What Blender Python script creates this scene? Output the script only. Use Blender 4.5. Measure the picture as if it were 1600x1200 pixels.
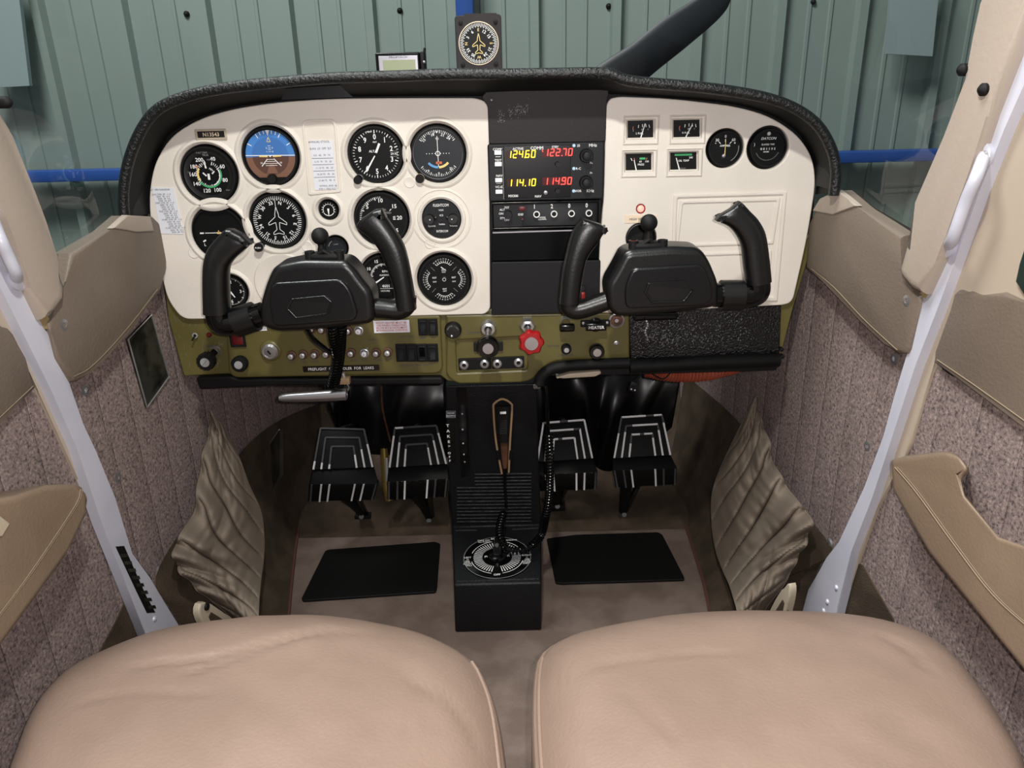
import bpy, bmesh, math, random
from mathutils import Vector, Matrix, noise
random.seed(4)
PI = math.pi
for o in list(bpy.data.objects): bpy.data.objects.remove(o)
C = bpy.context.scene.collection
scene = bpy.context.scene
# ---------------------------------------------------------------- camera
FPX = 1180.0; TH = math.radians(21.0); RO = 0.024
CAM = Vector((0.03, 0.0, 0.80))
fw = Vector((0, math.cos(TH), -math.sin(TH)))
r0 = Vector((1, 0, 0)); u0 = Vector((0, math.sin(TH), math.cos(TH)))
rt = r0*math.cos(RO) - u0*math.sin(RO); up = r0*math.sin(RO) + u0*math.cos(RO)
cd = bpy.data.cameras.new('camera'); cam = bpy.data.objects.new('camera', cd); C.objects.link(cam)
cd.sensor_width = 36; cd.lens = FPX/1600*36; cd.clip_start = 0.01
mw = Matrix.Identity(4)
for i in range(3):
    mw[i][0] = rt[i]; mw[i][1] = up[i]; mw[i][2] = -fw[i]; mw[i][3] = CAM[i]
cam.matrix_world = mw
scene.camera = cam
# ---------------------------------------------------------------- light
w = bpy.data.worlds.new('world'); scene.world = w; w.use_nodes = True
w.node_tree.nodes['Background'].inputs[0].default_value = (0.86, 0.95, 1.0, 1)
w.node_tree.nodes['Background'].inputs[1].default_value = 0.17
def lamp(name, kind, loc, energy, color, size=0.1, target=None, sizey=None):
    l = bpy.data.lights.new(name, kind); l.energy = energy; l.color = color
    if kind == 'AREA':
        l.shape = 'RECTANGLE' if sizey else 'DISK'; l.size = size
        if sizey: l.size_y = sizey
    else: l.shadow_soft_size = size
    o = bpy.data.objects.new(name, l); C.objects.link(o); o.location = loc
    if target is not None:
        o.rotation_euler = (Vector(target)-Vector(loc)).to_track_quat('-Z', 'Y').to_euler()
    return o
# phone flash beside the lens, cabin ceiling lamp behind the seats, hangar roof lamps
lamp('phone_flash', 'POINT', CAM + rt*0.022 + up*0.012 - fw*0.01, 20.5, (1.0, 0.935, 0.92), 0.005)
lamp('cabin_dome_light', 'AREA', (0.0, 0.30, 1.36), 8.0, (1.0, 1.0, 0.92), 0.05, (0.0, 0.95, 0.4))
lamp('hangar_roof_lamp', 'AREA', (-1.1, 0.9, 3.9), 165, (1.0, 1.0, 1.0), 1.2, (0.3, 3.1, 0.6), 0.9)
scene.view_settings.view_transform = 'Standard'
scene.view_settings.look = 'None'; scene.view_settings.exposure = 0.0; scene.view_settings.gamma = 1
scene.view_settings.use_curve_mapping = False

# ---------------------------------------------------------------- projection helpers
def ray(px, py): return (fw*FPX + rt*(px-800) - up*(py-600))
def UY(px, py, Y):
    d = ray(px, py); return CAM + d*((Y-CAM.y)/d.y)
def UZ(px, py, z):
    d = ray(px, py); return CAM + d*((z-CAM.z)/d.z)
SL = 0.12
def UW(side, px, py, off=0.0):
    # side wall plane  side*X = .478-off - SL*(Y-1.08)
    d = ray(px, py); k = 0.478-off + SL*1.08
    t = (k - side*CAM.x - SL*CAM.y)/(side*d.x + SL*d.y)
    return CAM + d*t
def SC(p): return (Vector(p)-CAM).dot(fw)/FPX      # metres per pixel at a point
PY = 1.08          # instrument panel plane
CF = PY-0.014      # front of the cream covers
FZ = -0.04         # cabin floor

# ---------------------------------------------------------------- materials
def lin(c): return tuple((x/255/12.92 if x/255 <= 0.04045 else ((x/255+0.055)/1.055)**2.4) for x in c) + (1,)
def mat(name, col, rough=0.5, metal=0.0, bump=0.0, bscale=200, col2=None, cscale=60, thr=(0.4, 0.6), emit=0, spec=0.5, detail=3, coat=0):
    m = bpy.data.materials.new(name); m.use_nodes = True; nt = m.node_tree
    b = nt.nodes['Principled BSDF']
    b.inputs['Base Color'].default_value = lin(col); b.inputs['Roughness'].default_value = rough
    b.inputs['Metallic'].default_value = metal; b.inputs['Specular IOR Level'].default_value = spec
    if coat: b.inputs['Coat Weight'].default_value = coat; b.inputs['Coat Roughness'].default_value = 0.1
    if emit:
        b.inputs['Emission Color'].default_value = lin(col); b.inputs['Emission Strength'].default_value = emit
    tc = nt.nodes.new('ShaderNodeTexCoord')
    if col2:
        n = nt.nodes.new('ShaderNodeTexNoise'); n.inputs['Scale'].default_value = cscale; n.inputs['Detail'].default_value = detail
        nt.links.new(tc.outputs['Object'], n.inputs['Vector'])
        r = nt.nodes.new('ShaderNodeValToRGB'); r.color_ramp.elements[0].position = thr[0]; r.color_ramp.elements[1].position = thr[1]
        r.color_ramp.elements[0].color = lin(col); r.color_ramp.elements[1].color = lin(col2)
        nt.links.new(n.outputs['Fac'], r.inputs['Fac']); nt.links.new(r.outputs['Color'], b.inputs['Base Color'])
    if bump:
        n = nt.nodes.new('ShaderNodeTexNoise'); n.inputs['Scale'].default_value = bscale; n.inputs['Detail'].default_value = detail
        nt.links.new(tc.outputs['Object'], n.inputs['Vector'])
        bp = nt.nodes.new('ShaderNodeBump'); bp.inputs['Strength'].default_value = bump; bp.inputs['Distance'].default_value = 0.002
        nt.links.new(n.outputs['Fac'], bp.inputs['Height']); nt.links.new(bp.outputs['Normal'], b.inputs['Normal'])
    return m
M = {}
M['cream'] = mat('cream_plastic', (228, 221, 212), 0.5, bump=0.15, bscale=500, col2=(222, 215, 205), cscale=9)
M['olive'] = mat('olive_paint', (99, 92, 50), 0.38, bump=0.1, bscale=120, col2=(91, 84, 45), cscale=14)
M['ribgrey'] = mat('rib_grey', (70, 70, 72), 0.6)
M['plate'] = mat('rack_plate', (15, 16, 19), 0.5, spec=.3)
M['tint'] = mat('tinted_window', (40, 52, 47), 0.12)
M['kickplate'] = mat('kick_plate', (66, 63, 56), 0.35, 0.2, col2=(48, 46, 40), cscale=30)
M['black'] = mat('black_plastic', (13, 13, 14), 0.42)
M['gloss'] = mat('gloss_black', (5, 5, 6), 0.2, spec=.4)
M['matte'] = mat('matte_black', (8, 8, 9), 0.65, spec=.3)
M['yoke'] = mat('yoke_black', (11, 11, 12), 0.34, bump=0.08, bscale=350)
M['yokegl'] = mat('yoke_plate', (12, 12, 14), 0.27, bump=0.12, bscale=600)
M['dial'] = mat('dial_black', (9, 10, 11), 0.5, spec=.2)
M['dialgrey'] = mat('dial_grey', (30, 34, 39), 0.45, spec=.25)
M['white'] = mat('white_mark', (235, 235, 235), 0.5)
M['dim'] = mat('dim_mark', (130, 130, 130), 0.5)
M['green'] = mat('green_mark', (60, 165, 105), 0.5)
M['yellow'] = mat('yellow_mark', (232, 205, 130), 0.5)
M['redmark'] = mat('red_mark', (200, 110, 70), 0.5)
M['red'] = mat('red_plastic', (150, 14, 18), 0.35)
M['darkred'] = mat('dark_red', (92, 16, 16), 0.4)
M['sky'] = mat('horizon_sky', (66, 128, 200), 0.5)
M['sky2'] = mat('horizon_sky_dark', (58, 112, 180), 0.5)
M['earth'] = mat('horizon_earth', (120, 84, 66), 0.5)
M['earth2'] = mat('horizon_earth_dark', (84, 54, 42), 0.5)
M['blue'] = mat('blue_arc', (90, 150, 205), 0.5)
M['orange'] = mat('orange_flag', (225, 110, 55), 0.5)
M['chrome'] = mat('chrome', (205, 205, 208), 0.3, 0.85)
M['alu'] = mat('aluminium', (190, 190, 195), 0.35, 1.0)
M['satin'] = mat('satin_cap', (200, 200, 202), 0.4, 0.6)
M['radio'] = mat('radio_face', (25, 26, 30), 0.5, spec=.25)
M['screen'] = mat('radio_screen', (8, 7, 9), 0.3, spec=.2)
M['button'] = mat('white_button', (240, 242, 248), 0.4)
M['ledy'] = mat('led_yellow', (255, 226, 40), 0.5, emit=1.3)
M['ledr'] = mat('led_red', (255, 70, 60), 0.5, emit=1.3)
M['ledyb'] = mat('led_yellow_window', (48, 22, 8), 0.4, spec=.2)
M['ledrb'] = mat('led_red_window', (72, 6, 10), 0.4, emit=0.15, spec=.2)
M['lamp'] = mat('lit_red_lamp', (255, 95, 85), 0.4, emit=5)
M['bluelamp'] = mat('pale_blue_led', (170, 205, 235), 0.4, emit=0.2)
M['stackface'] = mat('blank_panel', (36, 32, 33), 0.55, spec=.25, bump=0.1, bscale=300)
M['shield'] = mat('glareshield_vinyl', (13, 15, 16), 0.33, bump=0.9, bscale=300, detail=5)
M['shieldin'] = mat('glareshield_underside', (16, 16, 14), 0.7, spec=.3)
M['deck'] = mat('deck_black', (16, 17, 18), 0.6)
M['paper'] = mat('paper', (222, 224, 232), 0.6)
M['ink'] = mat('ink', (60, 62, 75), 0.6)
M['redink'] = mat('red_ink', (190, 70, 70), 0.6)
M['tape'] = mat('tape_label', (236, 216, 190), 0.6)
M['silver'] = mat('silver_frame', (170, 168, 175), 0.35, 0.7)
M['lcd'] = mat('lcd_panel', (150, 156, 128), 0.25)
M['leather'] = mat('seat_leather', (142, 121, 108), 0.46, bump=0.25, bscale=260, col2=(134, 114, 101), cscale=7, detail=5)
M['leatherside'] = mat('trim_leather', (112, 100, 89), 0.5, bump=0.25, bscale=300, col2=(105, 93, 82), cscale=6)
M['pocket'] = mat('pocket_leather', (122, 110, 98), 0.68, spec=.3, bump=0.2, bscale=300)
M['arm'] = mat('armrest_leather', (132, 114, 96), 0.42, bump=0.2, bscale=300, col2=(122, 105, 88), cscale=8)
M['thread'] = mat('thread', (138, 121, 100), 0.6)
M['pillar'] = mat('pillar_vinyl', (164, 151, 139), 0.5, bump=0.15, bscale=200)
M['doorcream'] = mat('door_cream', (170, 156, 140), 0.5, bump=0.1, bscale=60)
M['seam'] = mat('old_glue', (150, 130, 92), 0.6)
M['post'] = mat('white_enamel', (196, 196, 208), 0.3, bump=0.05, bscale=20, col2=(188, 189, 202), cscale=12)
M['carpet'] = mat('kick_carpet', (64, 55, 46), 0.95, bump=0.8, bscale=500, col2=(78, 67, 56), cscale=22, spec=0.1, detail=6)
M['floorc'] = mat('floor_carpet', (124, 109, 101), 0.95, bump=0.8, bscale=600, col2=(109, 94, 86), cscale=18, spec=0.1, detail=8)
M['rust'] = mat('carpet_binding', (86, 52, 44), 0.9)
M['rubber'] = mat('black_rubber', (9, 9, 9), 0.65, spec=.25, bump=0.2, bscale=90)
M['pedestal'] = mat('pedestal_black', (15, 16, 19), 0.45, spec=.35, bump=0.5, bscale=420)
M['vinyl'] = mat('black_vinyl', (6, 6, 7), 0.36)
M['crinkle'] = mat('crinkle_black', (7, 7, 8), 0.22, bump=1.0, bscale=330, detail=6)
M['orangehose'] = mat('orange_hose', (150, 70, 48), 0.6)
M['beige'] = mat('beige_cord', (160, 132, 100), 0.6)
M['brownpaint'] = mat('brown_bracket', (96, 60, 42), 0.6, col2=(70, 45, 33), cscale=50)
M['hangar'] = mat('hangar_sheet', (134, 148, 140), 0.55)
M['hangarrib'] = mat('hangar_rib', (98, 112, 105), 0.55)
M['girt'] = mat('blue_girt', (40, 82, 158), 0.5)
M['palepanel'] = mat('pale_panel', (146, 162, 162), 0.5)
M['prop'] = mat('prop_black', (26, 31, 36), 0.5)
M['hfloor'] = mat('hangar_concrete', (120, 118, 112), 0.8)
M['wear_glint'] = mat('scuff_glint_white', (150, 152, 156), 0.6)  # pale tone for real scuffs and for painted sparkle flecks
M['gold'] = mat('brass', (190, 160, 90), 0.3, 0.8)
M['smokeplate'] = mat('dull_metal_plate', (80, 80, 72), 0.33, 0.6, bump=0.3, bscale=60, col2=(35, 36, 32), cscale=30, detail=6)
M['plasticwhite'] = mat('ivory_plastic', (180, 168, 148), 0.45)
def fabric_mat():
    m = mat('wall_fabric', (128, 112, 108), 0.95, spec=0.1); nt = m.node_tree; b = nt.nodes['Principled BSDF']
    tc = nt.nodes.new('ShaderNodeTexCoord')
    n = nt.nodes.new('ShaderNodeTexNoise'); n.inputs['Scale'].default_value = 260; n.inputs['Detail'].default_value = 4; n.inputs['Roughness'].default_value = 0.7
    nt.links.new(tc.outputs['Object'], n.inputs['Vector'])
    r = nt.nodes.new('ShaderNodeValToRGB'); e = r.color_ramp.elements
    e[0].position = 0.34; e[0].color = lin((72, 65, 65)); e[1].position = 0.68; e[1].color = lin((166, 149, 144))
    k = e.new(0.46); k.color = lin((123, 109, 107)); k = e.new(0.56); k.color = lin((138, 122, 118))
    nt.links.new(n.outputs['Fac'], r.inputs['Fac']); nt.links.new(r.outputs['Color'], b.inputs['Base Color'])
    # stitched vertical channels
    sp = nt.nodes.new('ShaderNodeSeparateXYZ'); nt.links.new(tc.outputs['Object'], sp.inputs[0])
    mu = nt.nodes.new('ShaderNodeMath'); mu.operation = 'MULTIPLY'; mu.inputs[1].default_value = PI/0.060; nt.links.new(sp.outputs['Y'], mu.inputs[0])
    si = nt.nodes.new('ShaderNodeMath'); si.operation = 'SINE'; nt.links.new(mu.outputs[0], si.inputs[0])
    ab = nt.nodes.new('ShaderNodeMath'); ab.operation = 'ABSOLUTE'; nt.links.new(si.outputs[0], ab.inputs[0])
    pw = nt.nodes.new('ShaderNodeMath'); pw.operation = 'POWER'; pw.inputs[1].default_value = 0.22; nt.links.new(ab.outputs[0], pw.inputs[0])
    b1 = nt.nodes.new('ShaderNodeBump'); b1.inputs['Strength'].default_value = 1.0; b1.inputs['Distance'].default_value = 0.003
    nt.links.new(pw.outputs[0], b1.inputs['Height'])
    b2 = nt.nodes.new('ShaderNodeBump'); b2.inputs['Strength'].default_value = 0.7; b2.inputs['Distance'].default_value = 0.001
    nt.links.new(n.outputs['Fac'], b2.inputs['Height']); nt.links.new(b1.outputs['Normal'], b2.inputs['Normal'])
    nt.links.new(b2.outputs['Normal'], b.inputs['Normal'])
    return m
M['fabric'] = fabric_mat()
def glass_mat():
    m = bpy.data.materials.new('windshield_glass'); m.use_nodes = True; nt = m.node_tree; nt.nodes.clear()
    o = nt.nodes.new('ShaderNodeOutputMaterial'); mx = nt.nodes.new('ShaderNodeMixShader')
    t = nt.nodes.new('ShaderNodeBsdfTransparent'); t.inputs[0].default_value = (0.93, 0.96, 0.95, 1)
    g = nt.nodes.new('ShaderNodeBsdfGlossy'); g.inputs['Roughness'].default_value = 0.0
    fr = nt.nodes.new('ShaderNodeFresnel'); fr.inputs[0].default_value = 1.45
    nt.links.new(fr.outputs[0], mx.inputs[0]); nt.links.new(t.outputs[0], mx.inputs[1]); nt.links.new(g.outputs[0], mx.inputs[2])
    nt.links.new(mx.outputs[0], o.inputs[0]); return m
M['glass'] = glass_mat()

# ---------------------------------------------------------------- mesh builder
_tc = {}
def text_mesh(s, bold=0.0, shear=0.0):
    k = (s, bold, shear)
    if k in _tc: return _tc[k]
    cu = bpy.data.curves.new('t', 'FONT'); cu.body = s; cu.size = 1; cu.resolution_u = 2; cu.align_x = 'CENTER'; cu.align_y = 'CENTER'
    cu.offset = bold; cu.shear = shear; cu.fill_mode = 'FRONT'
    o = bpy.data.objects.new('t', cu); C.objects.link(o); bpy.context.view_layer.update()
    me = bpy.data.meshes.new_from_object(o.evaluated_get(bpy.context.evaluated_depsgraph_get()))
    V = [v.co.copy() for v in me.vertices]; F = [tuple(p.vertices) for p in me.polygons]
    bpy.data.objects.remove(o); bpy.data.curves.remove(cu); bpy.data.meshes.remove(me)
    if V:
        cy = (max(v.y for v in V)+min(v.y for v in V))/2
        for v in V: v.y -= cy
    _tc[k] = (V, F); return V, F
def curve_mesh(splines, extrude, bevel, res=3):
    """filled flat outline with holes, extruded along z both ways, edges rounded"""
    cu = bpy.data.curves.new('c', 'CURVE'); cu.dimensions = '2D'; cu.fill_mode = 'BOTH'
    cu.extrude = extrude; cu.bevel_depth = bevel; cu.bevel_resolution = res; cu.offset = -bevel
    for pts in splines:
        sp = cu.splines.new('POLY'); sp.points.add(len(pts)-1); sp.use_cyclic_u = True
        for q, p in zip(sp.points, pts): q.co = (p[0], p[1], 0, 1)
    o = bpy.data.objects.new('c', cu); C.objects.link(o); bpy.context.view_layer.update()
    me = bpy.data.meshes.new_from_object(o.evaluated_get(bpy.context.evaluated_depsgraph_get()))
    V = [v.co.copy() for v in me.vertices]; F = [tuple(p.vertices) for p in me.polygons]
    bpy.data.objects.remove(o); bpy.data.curves.remove(cu); bpy.data.meshes.remove(me)
    return V, F
def cat(pts, n=6, closed=False):
    P = [Vector(p) for p in pts]; out = []; N = len(P)
    for i in range(N if closed else N-1):
        a = P[(i-1) % N] if (closed or i > 0) else P[0]*2-P[1]
        b = P[i]; c = P[(i+1) % N]
        d = P[(i+2) % N] if (closed or i+2 < N) else P[-1]*2-P[-2]
        for j in range(n):
            t = j/n
            out.append(0.5*((2*b)+(c-a)*t+(2*a-5*b+4*c-d)*t*t+(3*b-a-3*c+d)*t**3))
    if not closed: out.append(P[-1])
    return out
def rpoly(pts, r, n=5):
    """polygon with rounded corners (r number or list)"""
    P = [Vector((p[0], p[1])) for p in pts]; N = len(P); out = []
    for i in range(N):
        b = P[i]; a = P[i-1]; c = P[(i+1) % N]; rr = r[i] if isinstance(r, (list, tuple)) else r
        la = (a-b).length; lc = (c-b).length; q = min(rr, la*0.49, lc*0.49)
        if q < 1e-6: out.append(b); continue
        s = b+(a-b)/la*q; e = b+(c-b)/lc*q
        for j in range(n+1):
            t = j/n; out.append(s*(1-t)**2+b*2*t*(1-t)+e*t*t)
    return out
def circ(x, y, r, n=48): return [Vector((x+r*math.cos(2*PI*i/n), y+r*math.sin(2*PI*i/n))) for i in range(n)]
def rect(x0, y0, x1, y1): return [(x0, y0), (x1, y0), (x1, y1), (x0, y1)]
class MB:
    def __init__(s): s.v = []; s.f = []; s.mi = []; s.sm = []; s.mats = []
    def add(s, V, F, m, smooth=True, T=None):
        if m not in s.mats: s.mats.append(m)
        k = s.mats.index(m); o = len(s.v)
        s.v += [(T @ Vector(v)) if T else Vector(v) for v in V]
        for f in F: s.f.append(tuple(i+o for i in f)); s.mi.append(k); s.sm.append(smooth)
        return s
    def box(s, c, d, m, bev=0.0, T=None, seg=2):
        bm = bmesh.new(); bmesh.ops.create_cube(bm, size=1)
        for v in bm.verts: v.co = Vector((c[0]+v.co.x*d[0], c[1]+v.co.y*d[1], c[2]+v.co.z*d[2]))
        if bev: bmesh.ops.bevel(bm, geom=bm.edges[:], offset=bev, segments=seg, profile=0.5, affect='EDGES')
        bm.verts.index_update(); s.add([v.co.copy() for v in bm.verts], [[v.index for v in f.verts] for f in bm.faces], m, bool(bev), T); bm.free(); return s
    def lathe(s, prof, m, n=40, T=None, smooth=True, knurl=0, kd=0.0, cap=False):
        V = []; F = []
        for (r, z) in prof:
            for i in range(n):
                a = 2*PI*i/n; rr = r*(1+kd*(0.5+0.5*math.cos(knurl*a)) if knurl else 1)
                V.append((rr*math.cos(a), rr*math.sin(a), z))
        L = len(prof)
        for j in range(L-1):
            for i in range(n):
                F.append((j*n+i, j*n+(i+1) % n, (j+1)*n+(i+1) % n, (j+1)*n+i))
        if cap and prof[0][0] > 1e-6: F.append(tuple(reversed(range(n))))
        if cap and prof[-1][0] > 1e-6: F.append(tuple((L-1)*n+i for i in range(n)))
        return s.add(V, F, m, smooth, T)
    def cyl(s, p0, p1, r, m, n=16, r1=None, T=None, smooth=True):
        p0 = Vector(p0); p1 = Vector(p1); d = p1-p0
        Q = Matrix.Translation(p0) @ d.to_track_quat('Z', 'Y').to_matrix().to_4x4()
        if T: Q = T @ Q
        return s.lathe([(r, 0), (r if r1 is None else r1, d.length)], m, n, Q, smooth, cap=True)
    def ball(s, c, r, m, T=None, n=20, sc=(1, 1, 1)):
        prof = [(max(1e-7, r*math.sin(PI*i/12)), -r*math.cos(PI*i/12)) for i in range(13)]
        Q = Matrix.Translation(Vector(c)) @ Matrix.Diagonal((*sc, 1))
        return s.lathe(prof, m, n, (T @ Q) if T else Q)
    def tube(s, path, r, m, n=10, closed=False, T=None, cap=True):
        P = [Vector(p) for p in path]; N = len(P); V = []; F = []; up_ = None
        for i, p in enumerate(P):
            a = P[i-1] if (closed or i > 0) else P[i]; b = P[(i+1) % N] if (closed or i < N-1) else P[i]
            t = (b-a).normalized() if (b-a).length > 1e-9 else Vector((0, 0, 1))
            if up_ is None:
                up_ = t.orthogonal().normalized()
            up_ = (up_-t*up_.dot(t)); up_ = up_.normalized() if up_.length > 1e-6 else t.orthogonal().normalized()
            w_ = t.cross(up_); rr = r[i] if isinstance(r, (list, tuple)) else r
            for k in range(n):
                q = 2*PI*k/n; V.append(p+up_*rr*math.cos(q)+w_*rr*math.sin(q))
        for i in range(N if closed else N-1):
            for k in range(n):
                F.append((i*n+k, i*n+(k+1) % n, ((i+1) % N)*n+(k+1) % n, ((i+1) % N)*n+k))
        if not closed and cap: F.append(tuple(reversed(range(n)))); F.append(tuple((N-1)*n+k for k in range(n)))
        return s.add(V, F, m, True, T)
    def coil(s, path, R, r, pitch, m, n=6, seg=9, T=None):
        P = [Vector(p) for p in path]; L = [0]
        for i in range(1, len(P)): L.append(L[-1]+(P[i]-P[i-1]).length)
        tot = L[-1]; steps = int(tot/pitch*seg); out = []; j = 0; up_ = None
        for k in range(steps+1):
            d = tot*k/steps
            while j < len(P)-2 and L[j+1] < d: j += 1
            t = (P[j+1]-P[j]); u = (d-L[j])/max(1e-9, t.length); c = P[j]+t*u; t.normalize()
            if up_ is None: up_ = t.orthogonal().normalized()
            up_ = (up_-t*up_.dot(t)).normalized(); w_ = t.cross(up_); a = 2*PI*d/pitch
            out.append(c+(up_*math.cos(a)+w_*math.sin(a))*R)
        s.tube(path, R*0.4, M['matte'], 6, T=T)
        return s.tube(out, r, m, n, T=T)
    def flat(s, splines, z, m, T=None):
        V, F = curve_mesh(splines, 0, 0, 0)
        for v in V: v.z = z
        return s.add(V, F, m, False, T)
    def plate(s, splines, z0, z1, bev, m, T=None, res=3):
        h = (z1-z0)/2; b = min(bev, h*0.98)
        V, F = curve_mesh(splines, h-b, b, res)
        for v in V: v.z += (z0+z1)/2
        return s.add(V, F, m, False, T)
    def text(s, t, x, y, size, m, z=0.0, rot=0.0, bold=0.012, sx=1.0, shear=0.0, T=None, w=None):
        V, F = text_mesh(t, bold, shear)
        if w and V:
            ww = max(v.x for v in V)-min(v.x for v in V); sx = w/(ww*size)
        c, q = math.cos(rot), math.sin(rot); out = []
        for v in V:
            a = v.x*size*sx; b = v.y*size; out.append((x+a*c-b*q, y+a*q+b*c, z))
        return s.add(out, F, m, False, T)
    def line(s, x0, y0, x1, y1, w, m, z=0.0, w1=None, T=None):
        d = Vector((x1-x0, y1-y0)); n_ = Vector((-d.y, d.x)).normalized(); a = n_*w/2; b = n_*(w if w1 is None else w1)/2
        return s.add([(x0+a.x, y0+a.y, z), (x0-a.x, y0-a.y, z), (x1-b.x, y1-b.y, z), (x1+b.x, y1+b.y, z)], [(0, 1, 2, 3)], m, False, T)
    def arc(s, r0_, r1_, a0, a1, m, z=0.0, n=24, cx=0, cy=0, T=None):
        V = []; F = []
        for i in range(n+1):
            a = a0+(a1-a0)*i/n
            V += [(cx+r0_*math.cos(a), cy+r0_*math.sin(a), z), (cx+r1_*math.cos(a), cy+r1_*math.sin(a), z)]
        for i in range(n): F.append((2*i, 2*i+2, 2*i+3, 2*i+1) if a1 < a0 else (2*i, 2*i+1, 2*i+3, 2*i+2))
        return s.add(V, F, m, False, T)
    def pairs(s, prs, Y, m, thick, n=16, sub=4, ycurve=None):
        """rounded body lofted through left/right edge points given on the plane Y"""
        L = cat([UY(a[0], a[1], Y+(ycurve[i] if ycurve else 0)) for i, (a, b) in enumerate(prs)], sub)
        R = cat([UY(b[0], b[1], Y+(ycurve[i] if ycurve else 0)) for i, (a, b) in enumerate(prs)], sub)
        V = []; F = []; N = len(L)
        for i in range(N):
            c = (L[i]+R[i])/2; a = (R[i]-L[i])/2
            th = thick[0]+(thick[1]-thick[0])*i/(N-1) if isinstance(thick, tuple) else thick
            for k in range(n):
                q = 2*PI*k/n; cq = math.cos(q); sq = math.sin(q)
                e = 0.8
                V.append(c+a*math.copysign(abs(cq)**e, cq)+Vector((0, -th, 0))*math.copysign(abs(sq)**e, sq))
        for i in range(N-1):
            for k in range(n): F.append((i*n+k, i*n+(k+1) % n, (i+1)*n+(k+1) % n, (i+1)*n+k))
        for e_, nx in ((0, 1), (N-1, N-2)):
            c = (L[e_]+R[e_])/2; o = len(V); V.append(c+(c-(L[nx]+R[nx])/2)*0.6)
            for k in range(n): F.append((o, e_*n+k, e_*n+(k+1) % n))
        return s.add(V, F, m, True)
    def build(s, name, parent=None, label=None, fixn=True):
        me = bpy.data.meshes.new(name); me.from_pydata([tuple(v) for v in s.v], [], s.f)
        for m in s.mats: me.materials.append(m)
        me.polygons.foreach_set('material_index', s.mi); me.polygons.foreach_set('use_smooth', s.sm)
        me.update()
        if fixn:
            try: me.set_sharp_from_angle(angle=math.radians(42))
            except Exception: pass
        o = bpy.data.objects.new(name, me); C.objects.link(o)
        if parent: o.parent = parent
        if label: o['label'] = label
        return o
def recalc(o):
    bm = bmesh.new(); bm.from_mesh(o.data); bmesh.ops.recalc_face_normals(bm, faces=bm.faces); bm.to_mesh(o.data); bm.free(); return o
def tag(o, label=None, cat_=None, group=None, kind=None):
    if label: o['label'] = label
    if cat_: o['category'] = cat_
    if group: o['group'] = group
    if kind: o['kind'] = kind
    return o
def thing(name, label, cat_, loc, group=None, rot=(PI/2, 0, 0)):
    o = bpy.data.objects.new(name, None); C.objects.link(o); o.location = loc; o.rotation_euler = rot
    o.empty_display_size = 0.02
    return tag(o, label, cat_, group)
def copy_tree(o, parent=None):
    c = o.copy(); C.objects.link(c); c.parent = parent
    for ch in list(o.children): copy_tree(ch, c)
    return c
def LP(px, py, Y=CF): p = UY(px, py, Y); return (p.x, p.z)     # panel-local 2-D point
# ================================================================= hangar behind
HY = 3.12
def build_hangar():
    mb = MB(); xs = []; pit = 0.305; x0_ = UY(829, 60, HY).x
    prof = [(0, 0), (0.007, 0.032), (0.038, 0.032), (0.048, 0), (0.125, 0), (0.128, .006), (0.139, .006), (0.142, 0), (0.205, 0), (0.208, .006), (0.219, .006), (0.222, 0)]
    for k in range(-14, 14):
        for (a, d) in prof: xs.append((x0_+k*pit-0.008+a, d))
    V = []; F = []
    for (x, d) in xs: V += [(x, HY-d, -1.35), (x, HY-d, 3.4)]
    for i in range(len(xs)-1): F.append((2*i, 2*i+1, 2*i+3, 2*i+2))
    # shaded rib sides are geometry; painted sheet is one colour
    mb.add(V, F, M['hangar'], False)
    o = mb.build('wall_front'); tag(o, kind='structure')
    for (px, py) in ((292, 22), (625, 17), (951, 10), (1270, 3)):
        s = MB(); p = UY(px, py, HY); s.lathe([(0.011, 0), (0.011, .006), (0.006, .012), (0, .014)], M['matte'], 8, Matrix.Translation((p.x, HY, p.z)) @ Matrix.Rotation(PI/2, 4, 'X'))
        s.build('screw', o)
    mb = MB(); a = UY(50, 284, HY-.09); b = UY(50, 267, HY-.09)
    mb.box((0, HY-.085, (a.z+b.z)/2), (8.4, 0.09, abs(b.z-a.z)), M['girt'], 0.004); tag(mb.build('trim_1'), kind='structure')
    mb = MB(); a = UY(713, 12, HY-.07); b = UY(740, 12, HY-.07)
    mb.box(((a.x+b.x)/2, HY-.07, 1.9), (abs(b.x-a.x), 0.08, 2.9), M['girt'], 0.004); tag(mb.build('trim_2'), kind='structure')
    mb = MB(); mb.box((0, 1.0, -1.37), (9, 5, 0.04), M['hfloor']); tag(mb.build('floor'), kind='structure')
    for pts, lab in (([(-12, -60), (23, -60), (46, 134), (-30, 138)], 'pale grey-blue panel hung on the hangar wall at the far left'),
                     ([(1396, -60), (1472, -60), (1457, 88), (1386, 84)], 'pale grey-blue panel hung on the hangar wall near the right windshield pillar')):
        mb = MB(); q = [UY(x, y, HY-.12) for x, y in pts]
        V = q+[p+Vector((0, .02, 0)) for p in q]
        mb.add(V, [(0, 1, 2, 3), (7, 6, 5, 4), (0, 4, 5, 1), (1, 5, 6, 2), (2, 6, 7, 3), (3, 7, 4, 0)], M['palepanel'], False)
        top = (q[0]+q[1])/2
        for f in (0.25, 0.75):
            t = q[0].lerp(q[1], f); mb.cyl(t+Vector((0, .01, 0)), t+Vector((0, .115, 0)), 0.006, M['silver'], 8)
        tag(mb.build('hanging_panel'), lab, 'panel')
build_hangar()

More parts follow.
